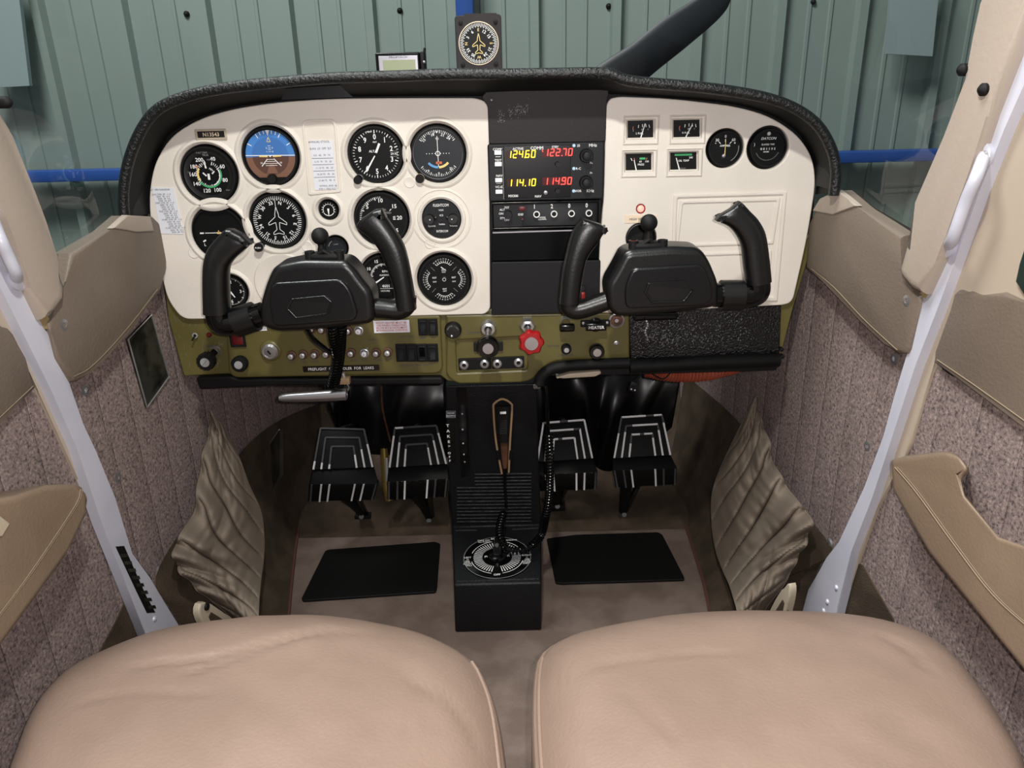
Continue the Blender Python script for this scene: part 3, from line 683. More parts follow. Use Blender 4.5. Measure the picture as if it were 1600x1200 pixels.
# ---- cream covers ------------------------------------------------
gauge_holes = [(326, 273, 46), (422, 244, 46), (587, 241, 45), (684, 240, 45), (342, 364, 44), (433, 345, 45), (513, 328, 16.5), (596, 342, 44), (360, 456, 28), (600, 433, 38.5), (694, 437, 43)]
def hole(px, py, r, Y=CF):
    c = UY(px, py, Y); return circ(c.x, c.z, r*SC(c))
def build_covers():
    out = [(285, 499), (262, 470), (245, 400), (234, 340), (233, 300), (241, 255), (266, 213), (310, 186), (360, 171), (430, 160), (520, 154), (640, 153), (742, 153), (758, 158), (764, 170), (765, 330), (766, 483), (758, 491), (640, 494), (460, 497)]
    P = rpoly([LP(x, y) for x, y in out], [.012, .02, .05, .05, .05, .05, .05, .05, .05, .05, .03, .03, .008, .01, .008, .02, .006, .006, .02, .02])
    holes = [hole(*h) for h in gauge_holes]
    holes.append(hole(690, 342, 34)); holes.append(hole(525, 387, 19.5))
    # knob notches
    t = thing('instrument_cover', 'cream moulded cover around the flight instruments on the left half of the panel', 'panel cover', (0, CF, 0))
    mb = MB(); mb.plate([P]+holes, -.012, 0, .0018, M['cream'], res=3); o = mb.build('cover_plate', t)
    for (x, y, r) in gauge_holes:
        c = UY(x, y, CF); s = SC(c); R = (r+.5)*s; g = MB(); g.lathe([(R-.0004, -.004), (R+.0004, .0004), (R+.0028, .0030), (R+.0042, .0030), (R+.0068, .0008), (R+.0085, -.0005)], M['cream'], 56, Matrix.Translation((c.x, c.z, 0))); g.build('recess_ring', t)
    # blank round recess, raised compass-card pocket
    mb = MB(); c = UY(444, 442, CF); s = SC(c)
    mb.lathe([(47*s, 0), (45*s, .0015), (41*s, .0012), (38*s, .0004), (0.0, .0004)], M['cream'], 48, Matrix.Translation((c.x, c.z, 0))); mb.build('blank_recess', t)
    q = [LP(x, y) for x, y in ((472, 192), (478, 187), (520, 186), (526, 192), (534, 300), (482, 305))]; q2 = [LP(x, y) for x, y in ((476, 196), (480, 191), (518, 190), (522, 196), (529, 296), (486, 300))]
    mb = MB(); mb.plate([rpoly(q, .004), rpoly(q2, .004)], 0, .0022, .001, M['cream'])
    mb.build('card_recess', t)
    mb = MB(); c = UY(690, 342, CF); s = SC(c)
    mb.lathe([(40*s, -.004), (37*s, .002), (34*s, .003), (31*s, .001), (30.5*s, -.008)], M['cream'], 48, Matrix.Translation((c.x, c.z, 0)))
    mb.lathe([(47.5*s, 0), (46*s, .001), (44*s, .001), (43*s, 0)], M['cream'], 48, Matrix.Translation((c.x, c.z, 0))); mb.build('intercom_ring', t)
    for (x, y) in ((672, 380), (303, 395), (480, 385), (640, 285)):
        mb = MB(); c = UY(x, y, CF); s = SC(c); mb.lathe([(9*s, 0), (8*s, .001), (5*s, .0004), (0, .0002)], M['cream'], 24, Matrix.Translation((c.x, c.z, 0))); mb.build('screw_dimple', t)
    # right cover
    out = [(975, 489), (938, 489), (936, 400), (944, 300), (947, 165), (953, 154), (968, 151), (1050, 154), (1150, 166), (1205, 182), (1248, 212), (1270, 246), (1275, 285), (1262, 370), (1240, 466), (1234, 474), (1222, 477), (1100, 483)]
    P = rpoly([LP(x, y) for x, y in out], [.02, .004, .02, .02, .01, .006, .01, .05, .05, .05, .05, .05, .05, .05, .012, .006, .012, .02])
    hs = [hole(1133, 232, 30), hole(1200, 231, 33), hole(1002, 372, 24), hole(1001, 326, 6.5)]
    for (x0_, y0_, x1_, y1_) in ((981, 189, 1022, 216), (1053, 188, 1095, 215), (978, 241, 1019, 267), (1048, 239, 1090, 266)):
        hs.append([LP(x0_-2, y0_-2), LP(x1_+2, y0_-3), LP(x1_+2, y1_+1), LP(x0_-2, y1_+2)])
    t = thing('instrument_cover', 'cream moulded cover with a panelled door shape on the right half of the panel', 'panel cover', (0, CF, 0))
    mb = MB(); mb.plate([P]+hs, -.012, 0, .0018, M['cream'], res=3); mb.build('cover_plate', t)
    for (x0_, y0_, x1_, y1_) in ((981, 189, 1022, 216), (1053, 188, 1095, 215), (978, 241, 1019, 267), (1048, 239, 1090, 266)):
        a = [LP(x0_-5, y0_-6), LP(x1_+7, y0_-7), LP(x1_+5, y1_+8), LP(x0_-6, y1_+9)]; b = [LP(x0_+1, y0_), LP(x1_, y0_-1), LP(x1_, y1_-1), LP(x0_+1, y1_)]
        V = [(p[0], p[1], .0018) for p in a]+[(p[0], p[1], -.007) for p in b]+[((p[0]*1.0+ (p[0]-a[(i+2) % 4][0])*.04), p[1]+(p[1]-a[(i+2) % 4][1])*.06, 0) for i, p in enumerate(a)]
        F = [(i, (i+1) % 4, 4+(i+1) % 4, 4+i) for i in range(4)]+[(8+i, 8+(i+1) % 4, (i+1) % 4, i) for i in range(4)]
        mb = MB(); mb.add(V, F, M['cream'], False); mb.build('window_surround', t)
    mb = MB()
    def ring(ax, bx, h): mb.plate([rpoly([LP(x, y) for x, y in ax], .002), rpoly([LP(x, y) for x, y in bx], .002)], -.001, h, .0014, M['cream'])
    ring([(1052, 304), (1229, 299), (1214, 470), (1046, 477)], [(1058, 309), (1223, 304), (1208, 464), (1052, 471)], .0028)
    ring([(1062, 313), (1219, 309), (1208, 381), (1055, 386)], [(1067, 318), (1213, 314), (1203, 376), (1060, 381)], .0022)
    ring([(1055, 396), (1206, 391), (1199, 462), (1052, 468)], [(1060, 401), (1200, 396), (1194, 457), (1057, 463)], .0022)
    mb.build('door_moulding', t)
build_covers()

# ================================================================= olive sub panel
def build_subpanel():
    t = thing('sub_panel', 'olive green painted lower switch panel below the cream covers', 'switch panel', (0, PY, 0))
    Y = PY-.004
    q = [LP(x, y, Y) for x, y in ((246, 345), (262, 495), (287, 588), (358, 584), (372, 590), (690, 588), (700, 596), (815, 598), (836, 580), (870, 566), (1000, 564), (1216, 572), (1240, 480), (1266, 395), (1266, 360), (1200, 470), (700, 485), (300, 490), (262, 430), (252, 350))]
    mb = MB(); mb.plate([rpoly(q, .004)], -.004, .004, .002, M['olive']); mb.build('base_plate', t)
    Y2 = PY-.012
    mb = MB(); mb.plate([rpoly([LP(x, y, Y2) for x, y in ((352, 498), (688, 492), (692, 584), (358, 591))], [.004, .004, .014, .016])], .003, .012, .003, M['olive']); mb.build('switch_plate', t)
    mb = MB(); mb.plate([rpoly([LP(x, y, Y2) for x, y in ((696, 492), (984, 488), (984, 563), (890, 562), (862, 566), (845, 578), (832, 594), (815, 598), (715, 600), (697, 588))], [.002, .004, .004, .01, .01, .01, .01, .006, .006, .01]),
                               rpoly([LP(x, y, Y2) for x, y in ((712, 532), (824, 526), (824, 578), (714, 583))], .003)], .003, .012, .003, M['olive']); mb.build('engine_control_plate', t)
    mb = MB(); mb.plate([[LP(x, y, PY-.006) for x, y in ((710, 530), (826, 524), (826, 580), (712, 585))]], .003, .0055, .0005, M['olive']); mb.build('jack_recess', t)
    # faded lettering on the olive paint
    mb = MB()
    def T_(s, x, y, px, m=M['ink']):
        p = UY(x, y, PY-.013); k = SC(p); mb.text(s, p.x, p.z, px*k, m, .0125, bold=0)
    for s, x, y, z in (('PRIMER', 330, 541, 5), ('FWD', 456, 566, 5), ('CAB', 474, 565, 5), ('FUEL', 493, 565, 5), ('INST', 570, 563, 5), ('STALL', 590, 562, 5), ('FLAP', 608, 561, 5), ('AUX', 552, 563, 5), ('BEACON', 636, 571, 5), ('NAV LIGHTS', 663, 570, 5), ('AVN  ON', 635, 526, 5), ('BAT', 661, 528, 5), ('ALT', 679, 527, 5), ('RADIO', 583, 531, 5), ('CARB HEAT', 742, 520, 4.5), ('MIXTURE', 864, 541, 4.5), ('CABIN AIR', 884, 555, 5), ('THROTTLE', 760, 492, 4.5)):
        T_(s, x, y, z)
    mb.build('lettering', t)
    mb = MB()
    for i in range(46):
        x = 258+random.random()*90; y = 495+random.random()*85
        a = UY(x, y, PY-.0086); d = random.uniform(-.4, .4); L = random.uniform(.002, .010)
        mb.line(a.x, a.z, a.x+L*math.sin(d), a.z+L, .0003, M['dim'], .0042+.0001)
    o = mb.build('scratches', t); o['kind'] = 'stuff'
    # ledge under the switches
    def bar(name, lab, pts, Y0, Y1, m, cat_, r=.004):
        mb = MB(); q = [LP(x, y, Y0) for x, y in pts]; tt = thing(name, lab, cat_, (0, Y0, 0)); mb.plate([rpoly(q, r)], -(Y1-Y0), 0, .003, m); mb.build('pad', tt); return tt
    bar('knee_pad', 'black padded bar under the left half of the olive switch panel', [(306, 590), (360, 588), (372, 593), (690, 590), (694, 601), (420, 603), (312, 609)], PY-.016, PY+.03, M['matte'], 'pad')
    # curved right knee pad
    tt = thing('knee_pad', 'black curved padded bar below the heater knobs and glove shelf', 'pad', (0, 0, 0), rot=(0, 0, 0))
    mb = MB(); mb.tube(cat([UY(x, y, PY-.02) for x, y in ((842, 600), (846, 588), (858, 578), (880, 572), (930, 569), (983, 567))], 5), .0085, M['matte'], 12)
    mb.build('curved_pad', tt)
    mb = MB(); mb.tube([UY(984, 573, PY-.02), UY(1090, 567, PY-.02), UY(1217, 562, PY-.02)], .0105, M['rubber'], 12); mb.build('straight_pad', tt)
    mb = MB(); mb.plate([rpoly([LP(x, y, PY-.012) for x, y in ((868, 590), (890, 584), (938, 580), (940, 584), (930, 589), (880, 592))], .002)], -.012, 0, .002, M['plasticwhite'], Matrix.Translation((0, PY-.012, 0)) @ Matrix.Rotation(PI/2, 4, 'X')); 
    tag(mb.build('trim_strip'), 'ivory strip peeking out below the curved black knee pad', 'trim')
    # open glove shelf
    t = thing('glove_box', 'crinkle black open glove shelf in the olive panel under the right yoke', 'glove box', (0, PY, 0))
    a = [LP(x, y, PY-.015) for x, y in ((983, 486), (1222, 478), (1219, 557), (985, 563))]
    mb = MB(); mb.plate([a], -.004, .0125, .002, M['crinkle']); mb.build('front_face', t)
    mb = MB(); q = [LP(x, y, PY-.03) for x, y in ((990, 494), (1062, 492), (1060, 502), (992, 504))]; mb.plate([rpoly(q, .002)], .012, .024, .003, M['gloss']); mb.build('latch', t)
    for (x, y) in ((1221, 546), (1222, 557)):
        mb = MB(); c = UY(x, y, PY-.014); mb.lathe([(.0035, .01), (.003, .016), (0, .017)], M['matte'], 10, Matrix.Translation((c.x, c.z, 0))); mb.build('screw', t)
    mb = MB(); p0 = UY(1012, 500, PY-.033); L = [UY(1010+2*math.sin(i), 502+i*3.6, PY-.033) for i in range(9)]
    tk = MB()
    for p in L: tk.ball(p, .0017, M['chrome'], n=8)
    k = UY(1009, 534, PY-.033); tk.lathe([(.0065, 0), (.0075, .001), (.0075, .002), (.0065, .003)], M['matte'], 20, Matrix.Translation(k) @ Matrix.Rotation(PI/2, 4, 'X'))
    d_ = MB()  # pale flecks: dust marks plus painted flash sparkle of the crinkle face
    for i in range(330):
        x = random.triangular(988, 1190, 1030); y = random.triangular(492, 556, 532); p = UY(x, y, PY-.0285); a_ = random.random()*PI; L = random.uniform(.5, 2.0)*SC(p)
        d_.line(p.x, p.z, p.x+L*math.cos(a_), p.z+L*math.sin(a_), .6*SC(p), M['wear_glint'], .0136)
    d_.build('dust_and_sparkle', t)['kind'] = 'stuff'
    tag(tk.build('key_chain'), 'short beaded chain with a black ring hanging over the glove shelf', 'chain')
build_subpanel()

# ================================================================= instruments
def gauge(name, lab, px, py, r, group=None, bez=4, dialm='dial', rec=.004, knob=None):
    c = UY(px, py, PY-.006); s = SC(c)
    t = thing(name, lab, 'gauge', (c.x, PY-.006, c.z), group)
    R = r*s; b = bez*s; mb = MB()
    mb.lathe([(R, -.03), (R, .001), (R-b*.4, .003), (R-b, .003), (R-b, -.002)], M['matte'], 56); mb.lathe([(R*.9, -.075), (R*.9, -.03)], M['matte'], 32)
    mb.build('bezel', t)
    mb = MB(); mb.lathe([(R-b*.9, -.002), (0, -.002)], M[dialm], 48)
    return t, mb, R-b, s, .0
def ticks(mb, R, a0, a1, n, l, w, m=None, z=-.0014, major=0, ml=0, mw=0):
    for i in range(n):
        a = math.radians(90-(a0+(a1-a0)*i/(n-1 if a1-a0 != 360 else n)))
        L, W = (ml, mw) if major and i % major == 0 else (l, w)
        mb.line(math.cos(a)*R, math.sin(a)*R, math.cos(a)*(R-L), math.sin(a)*(R-L), W, m or M['white'], z)
def radial_text(mb, items, R, size, m=None, upright=True, z=-.0014, bold=.015, sx=1.0):
    for s, deg in items:
        a = math.radians(90-deg); mb.text(s, R*math.cos(a), R*math.sin(a), size, m or M['white'], z, 0 if upright else a-PI/2, bold, sx)
def plane_icon(mb, k, m, w, z=-.0012, fill=False, rot=0):
    H = [(0, .95), (.12, .45), (.13, .25), (.62, -.15), (.62, -.3), (.13, -.12), (.1, -.6), (.36, -.82), (.36, -.95), (0, -.86)]
    P = H+[(-x, y) for x, y in reversed(H[:-1])][:-1]
    P = [(x*k, y*k) for x, y in P]; c, s_ = math.cos(rot), math.sin(rot); P = [(x*c-y*s_, x*s_+y*c) for x, y in P]
    for i in range(len(P)): a = P[i]; b = P[(i+1) % len(P)]; mb.line(a[0], a[1], b[0], b[1], w, m, z)

def knobby(parent, x, y, r, h, m, capm=None, name='knob', capr=.6, z0=0, knurl=0, kd=.0):
    mb = MB(); mb.lathe([(r, z0), (r, z0+h*.8), (r*.92, z0+h), (0, z0+h)], m, 28 if not knurl else knurl*6, Matrix.Translation((x, y, 0)), knurl=knurl, kd=kd)
    if capm: mb.lathe([(r*capr, z0+h), (r*capr*.95, z0+h+.0008), (0, z0+h+.001)], capm, 28, Matrix.Translation((x, y, 0)))
    return mb.build(name, parent)
def finish(t, mb, name='dial'): return mb.build(name, t)

# airspeed
t, mb, R, s, z = gauge('airspeed_indicator', 'airspeed indicator with green and white arcs, top left of the panel', 326, 273, 44.5, bez=5)
k = R/39.0
mb.lathe([(R*.98, -.001), (R*.9, -.0018), (R*.8, -.002)], M['black'], 48)
radial_text(mb, [('40', 22), ('60', 62), ('80', 110), ('100', 158), ('120', 197), ('140', 238), ('160', 272), ('180', 300), ('200', 333)], 25*k, 8.2*k)
ticks(mb, 20*k, 22, 350, 36, 4*k, .8*k, major=4, ml=5*k, mw=1.2*k)
d = lambda a: math.radians(90-a)
mb.arc(17.5*k, 20*k, d(68), d(236), M['green'], -.0012); mb.arc(15.8*k, 17.3*k, d(64), d(163), M['white'], -.0012); mb.arc(15.5*k, 18.5*k, d(240), d(304), M['yellow'], -.0012); mb.line(-15*k, 11*k, -19*k, 14*k, 2*k, M['redmark'], -.001)
for dx, dy, tx, sz in ((-1, 29, 'TRUE', 4), (6, 22, '150 MPH', 3.2), (-6, 32.6, 'P-ALT TEMP', 3.2), (-30, 4, 'TAS', 3), (28, -24, 'KNOTS', 3)): mb.text(tx, dx*k, dy*k, sz*k, M['dim'], -.0012)
mb.line(-9*k, 3*k, -4*k, -2*k, 2*k, M['white'], -.0012); mb.line(9*k, 5*k, 5*k, 1*k, 2*k, M['white'], -.0012); mb.text('MPH', 5*k, 7*k, 4*k, M['white'], -.0012, -.7)
finish(t, mb)
mb = MB(); mb.line(-4*k, 22*k, -2.6*k, 9.5*k, .8*k, M['white'], 0, 2.8*k); mb.box((0, -3*k, .0003), (3.4*k, 9*k, .0006), M['white']); mb.build('needle', t)
# attitude indicator
t, mb, R, s, z = gauge('attitude_indicator', 'attitude indicator with blue sky half and brown ground half', 422, 244, 44.5, bez=4)
k = R/40.0; rr = 38*k
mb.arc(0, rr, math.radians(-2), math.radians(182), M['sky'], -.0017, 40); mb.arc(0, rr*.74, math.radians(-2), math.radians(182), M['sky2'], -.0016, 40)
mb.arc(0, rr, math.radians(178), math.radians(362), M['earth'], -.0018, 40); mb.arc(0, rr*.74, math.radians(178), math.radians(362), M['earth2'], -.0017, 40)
mb.add([(-9*k, -26*k, -.0016), (9*k, -26*k, -.0016), (3*k, -12*k, -.0016), (-3*k, -12*k, -.0016)], [(0, 1, 2, 3)], M['earth'], False)
mb.line(-rr, 1.5*k, rr, .5*k, 1.1*k, M['white'], -.0014)
for a in (-60, -30, -20, -10, 10, 20, 30, 60): q = math.radians(90-a); L = 7 if abs(a) >= 30 else 5; mb.line(math.cos(q)*rr, math.sin(q)*rr, math.cos(q)*(rr-L*k), math.sin(q)*(rr-L*k), 1.2*k, M['white'], -.0014)
mb.add([(-3*k, rr, -.0014), (3*k, rr, -.0014), (0, rr-8*k, -.0014)], [(0, 2, 1)], M['white'], False)
for a, b in (((0, 28), (-2.8, 21)), ((-2.8, 21), (2.8, 21)), ((2.8, 21), (0, 28))): mb.line(a[0]*k, a[1]*k, b[0]*k, b[1]*k, .8*k, M['yellow'], -.0014)
for y in (6.5, 9.5, 12, 15): mb.line(-2*k, y*k, 2*k, y*k, .6*k, M['white'], -.0013)
mb.text('2', -4.5*k, 12*k, 3.5*k, M['white'], -.0013); mb.text('1', -4.5*k, 6.5*k, 3.5*k, M['white'], -.0013); mb.text('0', 4.5*k, 12*k, 3.5*k, M['white'], -.0013); mb.text('0', 4.5*k, 6.5*k, 3.5*k, M['white'], -.0013)
for y, wd in ((-5, 5), (-8, 7), (-11, 11), (-14, 9)): mb.line(-wd*k, y*k, wd*k, y*k, .7*k, M['white'], -.0013)
for sx in (-1, 1): mb.line(sx*5*k, -4*k, sx*15*k, -15*k, 1.2*k, M['white'], -.0012); mb.text('20', sx*15*k, -10*k, 3.6*k, M['white'], -.0012)
finish(t, mb)
mb = MB(); mb.line(-17*k, 0, -4*k, -.5*k, 2*k, M['yellow'], -.0008); mb.line(17*k, 0, 4*k, -.5*k, 2*k, M['yellow'], -.0008); mb.lathe([(1.4*k, -.0014), (1.4*k, 0), (0, .0002)], M['white'], 10); mb.build('aircraft_symbol', t)
mb = MB(); V = []; a0 = -2.24; a1 = -.9
pts = [(R*1.01*math.cos(a0+(a1-a0)*i/14), R*1.01*math.sin(a0+(a1-a0)*i/14)) for i in range(15)]
mb.plate([pts], -.001, .0015, .0005, M['dial']); mb.build('mask', t)
knobby(t, 0, -33*k, 7*k, .008, M['matte'], name='knob')
# altimeter
t, mb, R, s, z = gauge('altimeter', 'altimeter with large numerals, top row right of the white card', 587, 241, 43.5)
k = R/39.5
radial_text(mb, [(str(i), i*36) for i in range(10)], 26*k, 11*k, bold=.02, sx=.85)
ticks(mb, 36*k, 0, 360, 50, 3*k, .7*k, major=5, ml=5*k, mw=1.4*k)
for tx, x, y, z_ in (('FEET', 0, 18, 3.2), ('ALT', -6, 4.5, 5), ('100 FEET', -8, 33.4, 2.4), ('29.92', 28.5, 0, 5)): mb.text(tx, x*k, y*k, z_*k, M['white'], -.0013)
for y in (-4, 4): mb.line(22*k, y*k, 34*k, y*k, .6*k, M['dim'], -.0013)
finish(t, mb)
mb = MB(); mb.line(0, 0, -17*k, -26*k, 1.6*k, M['white'], .0004, 3*k); mb.line(0, 0, 7*k, 16*k, 2.8*k, M['white'], .0002, 3.6*k); mb.line(0, 2*k, 4*k, 12*k, 3*k, M['white'], .0006, .6*k); mb.lathe([(2.4*k, -.001), (2.4*k, .0012), (0, .0014)], M['dial'], 16); mb.build('needle', t)
knobby(t, -29*k, -37*k, 6.5*k, .016, M['matte'], None); 
mb = MB(); mb.lathe([(6.8*k, .002), (7.1*k, .010), (6.6*k, .012)], M['silver'], 24, Matrix.Translation((-28*k, -36*k, 0))); mb.build('knob_ring', t)
# course deviation indicator
t, mb, R, s, z = gauge('course_indicator', 'grey faced course indicator with blue and yellow arcs, top row beside the radios', 684, 240, 43.5, dialm='dialgrey')
k = R/39.5
mb.lathe([(38.5*k, -.0015), (39.2*k, -.001)], M['silver'], 48)
ticks(mb, 35*k, -52, 52, 22, 3*k, .6*k, major=3, ml=4.5*k, mw=1*k); ticks(mb, 35*k, 128, 232, 22, 3*k, .6*k, major=3, ml=4.5*k, mw=1*k)
radial_text(mb, [('18', -14), ('21', 18), ('24', 38), ('15', -46)], 29*k, 6*k, upright=False); radial_text(mb, [('6', 212), ('0', 180), ('33', 140)], 30*k, 5*k)
ticks(mb, 0, 0, 0, 2, 0, .1)
for i in range(-4, 5):
    if i: mb.lathe([(.7*k, -.0013), (0, -.0012)], M['white'], 8, Matrix.Translation((i*4.4*k, 0, 0)))
mb.arc(2.8*k, 3.8*k, 0, 2*PI, M['white'], -.0012, 24); mb.line(0, 26*k, 0, -20*k, .9*k, M['white'], -.0011)
mb.arc(19*k, 22.5*k, math.radians(222), math.radians(268), M['blue'], -.0012); mb.arc(19*k, 22.5*k, math.radians(272), math.radians(318), M['yellow'], -.0012)
mb.box((1*k, -14*k, -.0012), (9*k, 3.6*k, .0002), M['orange']); mb.text('NAV', 1*k, -14*k, 3*k, M['ink'], -.001)
mb.add([(-2*k, 33*k, -.001), (2*k, 33*k, -.001), (0, 30*k, -.001)], [(0, 2, 1)], M['white'], False)
mb.text('TO', 0, 22*k, 4*k, M['white'], -.001)
finish(t, mb)
knobby(t, -29*k, -36*k, 7*k, .015, M['matte'], None)
mb = MB(); mb.lathe([(7*k, .008), (7.3*k, .010), (7*k, .012)], M['tape'], 24, Matrix.Translation((-29*k, -36*k, 0))); mb.build('knob_ring', t)
# turn coordinator
t, mb, R, s, z = gauge('turn_indicator', 'plain black turn indicator half hidden by the left yoke grip', 342, 364, 43)
k = R/39
mb.line(-30*k, 0, -24*k, 0, 2.2*k, M['white'], -.0012); mb.line(-22*k, 0, 22*k, 0, 1.1*k, M['white'], -.0012); mb.line(30*k, 0, 24*k, 0, 2.2*k, M['white'], -.0012)
for a in (206, 334): q = math.radians(a); mb.line(30*k*math.cos(q), 30*k*math.sin(q), 25*k*math.cos(q), 25*k*math.sin(q), 2.2*k, M['white'], -.0012)
mb.text('L', -25*k, -18*k, 6*k, M['white'], -.0012); mb.text('R', 25*k, -18*k, 6*k, M['white'], -.0012); mb.text('2 MIN', 0, -24*k, 4*k, M['dim'], -.0012)
mb.box((0, -14*k, -.0012), (24*k, 6*k, .0004), M['black']); finish(t, mb)
mb = MB(); mb.line(-3*k, 0, 3*k, 0, 3*k, M['yellow'], 0); mb.line(0, 0, 0, 4*k, 1.2*k, M['yellow'], 0); mb.build('aircraft_symbol', t)
# heading indicator
t, mb, R, s, z = gauge('heading_indicator', 'heading indicator with white outlined aeroplane on its card', 433, 345, 43.5)
k = R/40; off = -14
ticks(mb, 38*k, off, 360+off, 72, 5*k, 1.0*k, major=2, ml=6.5*k, mw=1.1*k)
radial_text(mb, [('N', 15), ('3', 45), ('6', 75), ('E', 102), ('12', 133), ('15', 161), ('S', 194), ('21', 222), ('24', 252), ('W', 284), ('30', 313), ('33', 345)], 28*k, 7.4*k, upright=False, bold=.02)
plane_icon(mb, 23*k, M['white'], .9*k); mb.line(0, 22*k, 0, 33*k, .8*k, M['white'], -.001)
finish(t, mb)
knobby(t, -29*k, -38*k, 7*k, .02, M['matte'], None, 'knob')
mb = MB(); mb.lathe([(7.2*k, .012), (7.5*k, .014), (7.2*k, .016)], M['silver'], 24, Matrix.Translation((-29*k, -38*k, 0))); mb.text('PUSH', -29*k, -38*k, 3.8*k, M['white'], .0203); mb.build('knob_ring', t)
# suction
t, mb, R, s, z = gauge('suction_gauge', 'tiny suction gauge between the heading indicator and vertical speed gauge', 513, 328, 14.5, bez=2)
k = R/12.5
mb.arc(8*k, 8.8*k, math.radians(-20), math.radians(200), M['white'], -.0012); ticks(mb, 11*k, -110, 110, 11, 3*k, .8*k); mb.arc(8.5*k, 9.6*k, math.radians(210), math.radians(330), M['white'], -.0012)
finish(t, mb); mb = MB(); mb.line(0, 2*k, 0, -8*k, 3.4*k, M['white'], 0, .8*k); mb.build('needle', t)
# vertical speed
t, mb, R, s, z = gauge('vertical_speed_indicator', 'vertical speed indicator partly covered by the left yoke right grip', 596, 342, 42.5)
k = R/38.5
radial_text(mb, [('10', 0), ('15', 48), ('20', 88), ('15', 132), ('10', 180), ('5', 228), ('0', 270), ('5', 312)], 28*k, 8.5*k, bold=.018)
ticks(mb, 34*k, 270, 360, 19, 3*k, .8*k, major=5, ml=5*k, mw=1.4*k)
for a in (48, 82, 88, 94, 132): q = math.radians(90-a); mb.line(22*k*math.cos(q), 22*k*math.sin(q), 18*k*math.cos(q), 18*k*math.sin(q), 1*k, M['white'], -.0012)
mb.text('VERTICAL', 0, 14*k, 4*k, M['dim'], -.0012); mb.text('SPEED', 10*k, 9*k, 4.4*k, M['dim'], -.0012); finish(t, mb)
mb = MB(); mb.line(6*k, 0, -22*k, 0, 2.6*k, M['white'], .0002, 1*k); mb.build('needle', t)
# intercom
c = UY(690, 342, CF-.001); s = SC(c)
t = thing('intercom', 'round black intercom unit with two knobs in a cream ring', 'intercom', (c.x, CF-.001, c.z))
k = s; mb = MB(); mb.lathe([(30*k, -.04), (30*k, -.001), (29*k, .0), (0, .0)], M['radio'], 48)
mb.text('FLIGHTCOM', 0, 21*k, 6*k, M['white'], .0003, w=24*k); mb.text('VOX', 0, 13.5*k, 3.6*k, M['white'], .0003); mb.text('ICS', 0, 5.5*k, 4*k, M['white'], .0003); mb.text('Isolate', 0, -8*k, 3.6*k, M['white'], .0003)
mb.text('Squelch', -16*k, -11*k, 3.8*k, M['white'], .0003); mb.text('Volume', 18*k, -11*k, 3.8*k, M['white'], .0003); mb.text('INTERCOM', 0, -19*k, 5*k, M['white'], .0003, w=18*k)
mb.build('face', t)
for sx in (-1, 1):
    knobby(t, sx*18*k, 1*k, 7.5*k, .012, M['black']); m2 = MB(); m2.lathe([(1*k, 0), (1*k, .0125), (0, .0127)], M['white'], 8, Matrix.Translation((sx*17*k, 1*k, .0))); m2.build('pointer', t)
    m2 = MB(); m2.lathe([(2.6*k, 0), (2.4*k, .004), (0, .005)], M['black'], 12, Matrix.Translation((sx*9*k, 2*k, 0))); m2.build('lamp', t)
m2 = MB(); m2.lathe([(2*k, 0), (1.6*k, .004), (0, .004)], M['black'], 12, Matrix.Translation((0, -1*k, 0))); m2.build('switch', t)
# small grey gauge behind left ball mount
t, mb, R, s, z = gauge('blank_gauge', 'small grey gauge hidden behind the left ball mount', 525, 387, 18, bez=2, dialm='dialgrey')
k = R/16; mb.arc(11*k, 12*k, math.radians(120), math.radians(170), M['dim'], -.0012); mb.text('LAMP', 0, 5*k, 3*k, M['dim'], -.0012); finish(t, mb)
# clock
t, mb, R, s, z = gauge('clock', 'small round clock behind the left yoke grip', 360, 456, 26.5, bez=3)
k = R/23.5
radial_text(mb, [('12', 0), ('3', 90), ('6', 180), ('9', 270)], 15.5*k, 7*k); ticks(mb, 21.5*k, 0, 360, 60, 1.6*k, .45*k, major=5, ml=3*k, mw=1*k); finish(t, mb)
mb = MB(); mb.line(0, 0, 6*k, -9*k, 3*k, M['white'], .0002, 1.4*k); mb.line(0, 0, -13*k, 7*k, 1.2*k, M['white'], .0003); mb.build('hands', t)
# tachometer
t, mb, R, s, z = gauge('tachometer', 'tachometer with hour counter behind the left yoke right grip', 600, 433, 37)
k = R/34
radial_text(mb, [('3', 248), ('5', 262), ('10', 300), ('15', 337), ('20', 15), ('25', 52), ('30', 90), ('35', 128)], 27.5*k, 7*k); ticks(mb, 22*k, 250, 490, 49, 3*k, .7*k, major=5, ml=4.6*k, mw=1*k)
mb.text('RPM', 2*k, 9*k, 5*k, M['white'], -.0012); mb.text('HUNDREDS', 2*k, 3*k, 3.4*k, M['white'], -.0012); mb.text('HOURS', 0, -23*k, 4.4*k, M['white'], -.0012)
mb.box((3*k, -15*k, -.0014), (24*k, 6.5*k, .0003), M['black']); mb.text('4601', 2*k, -15*k, 6.5*k, M['white'], -.0011); mb.line(-8*k, -19*k, 16*k, -19*k, .6*k, M['white'], -.0012); finish(t, mb)
mb = MB(); mb.line(0, 0, -14*k, -9*k, 1.4*k, M['white'], 0, 2.6*k); mb.build('needle', t)
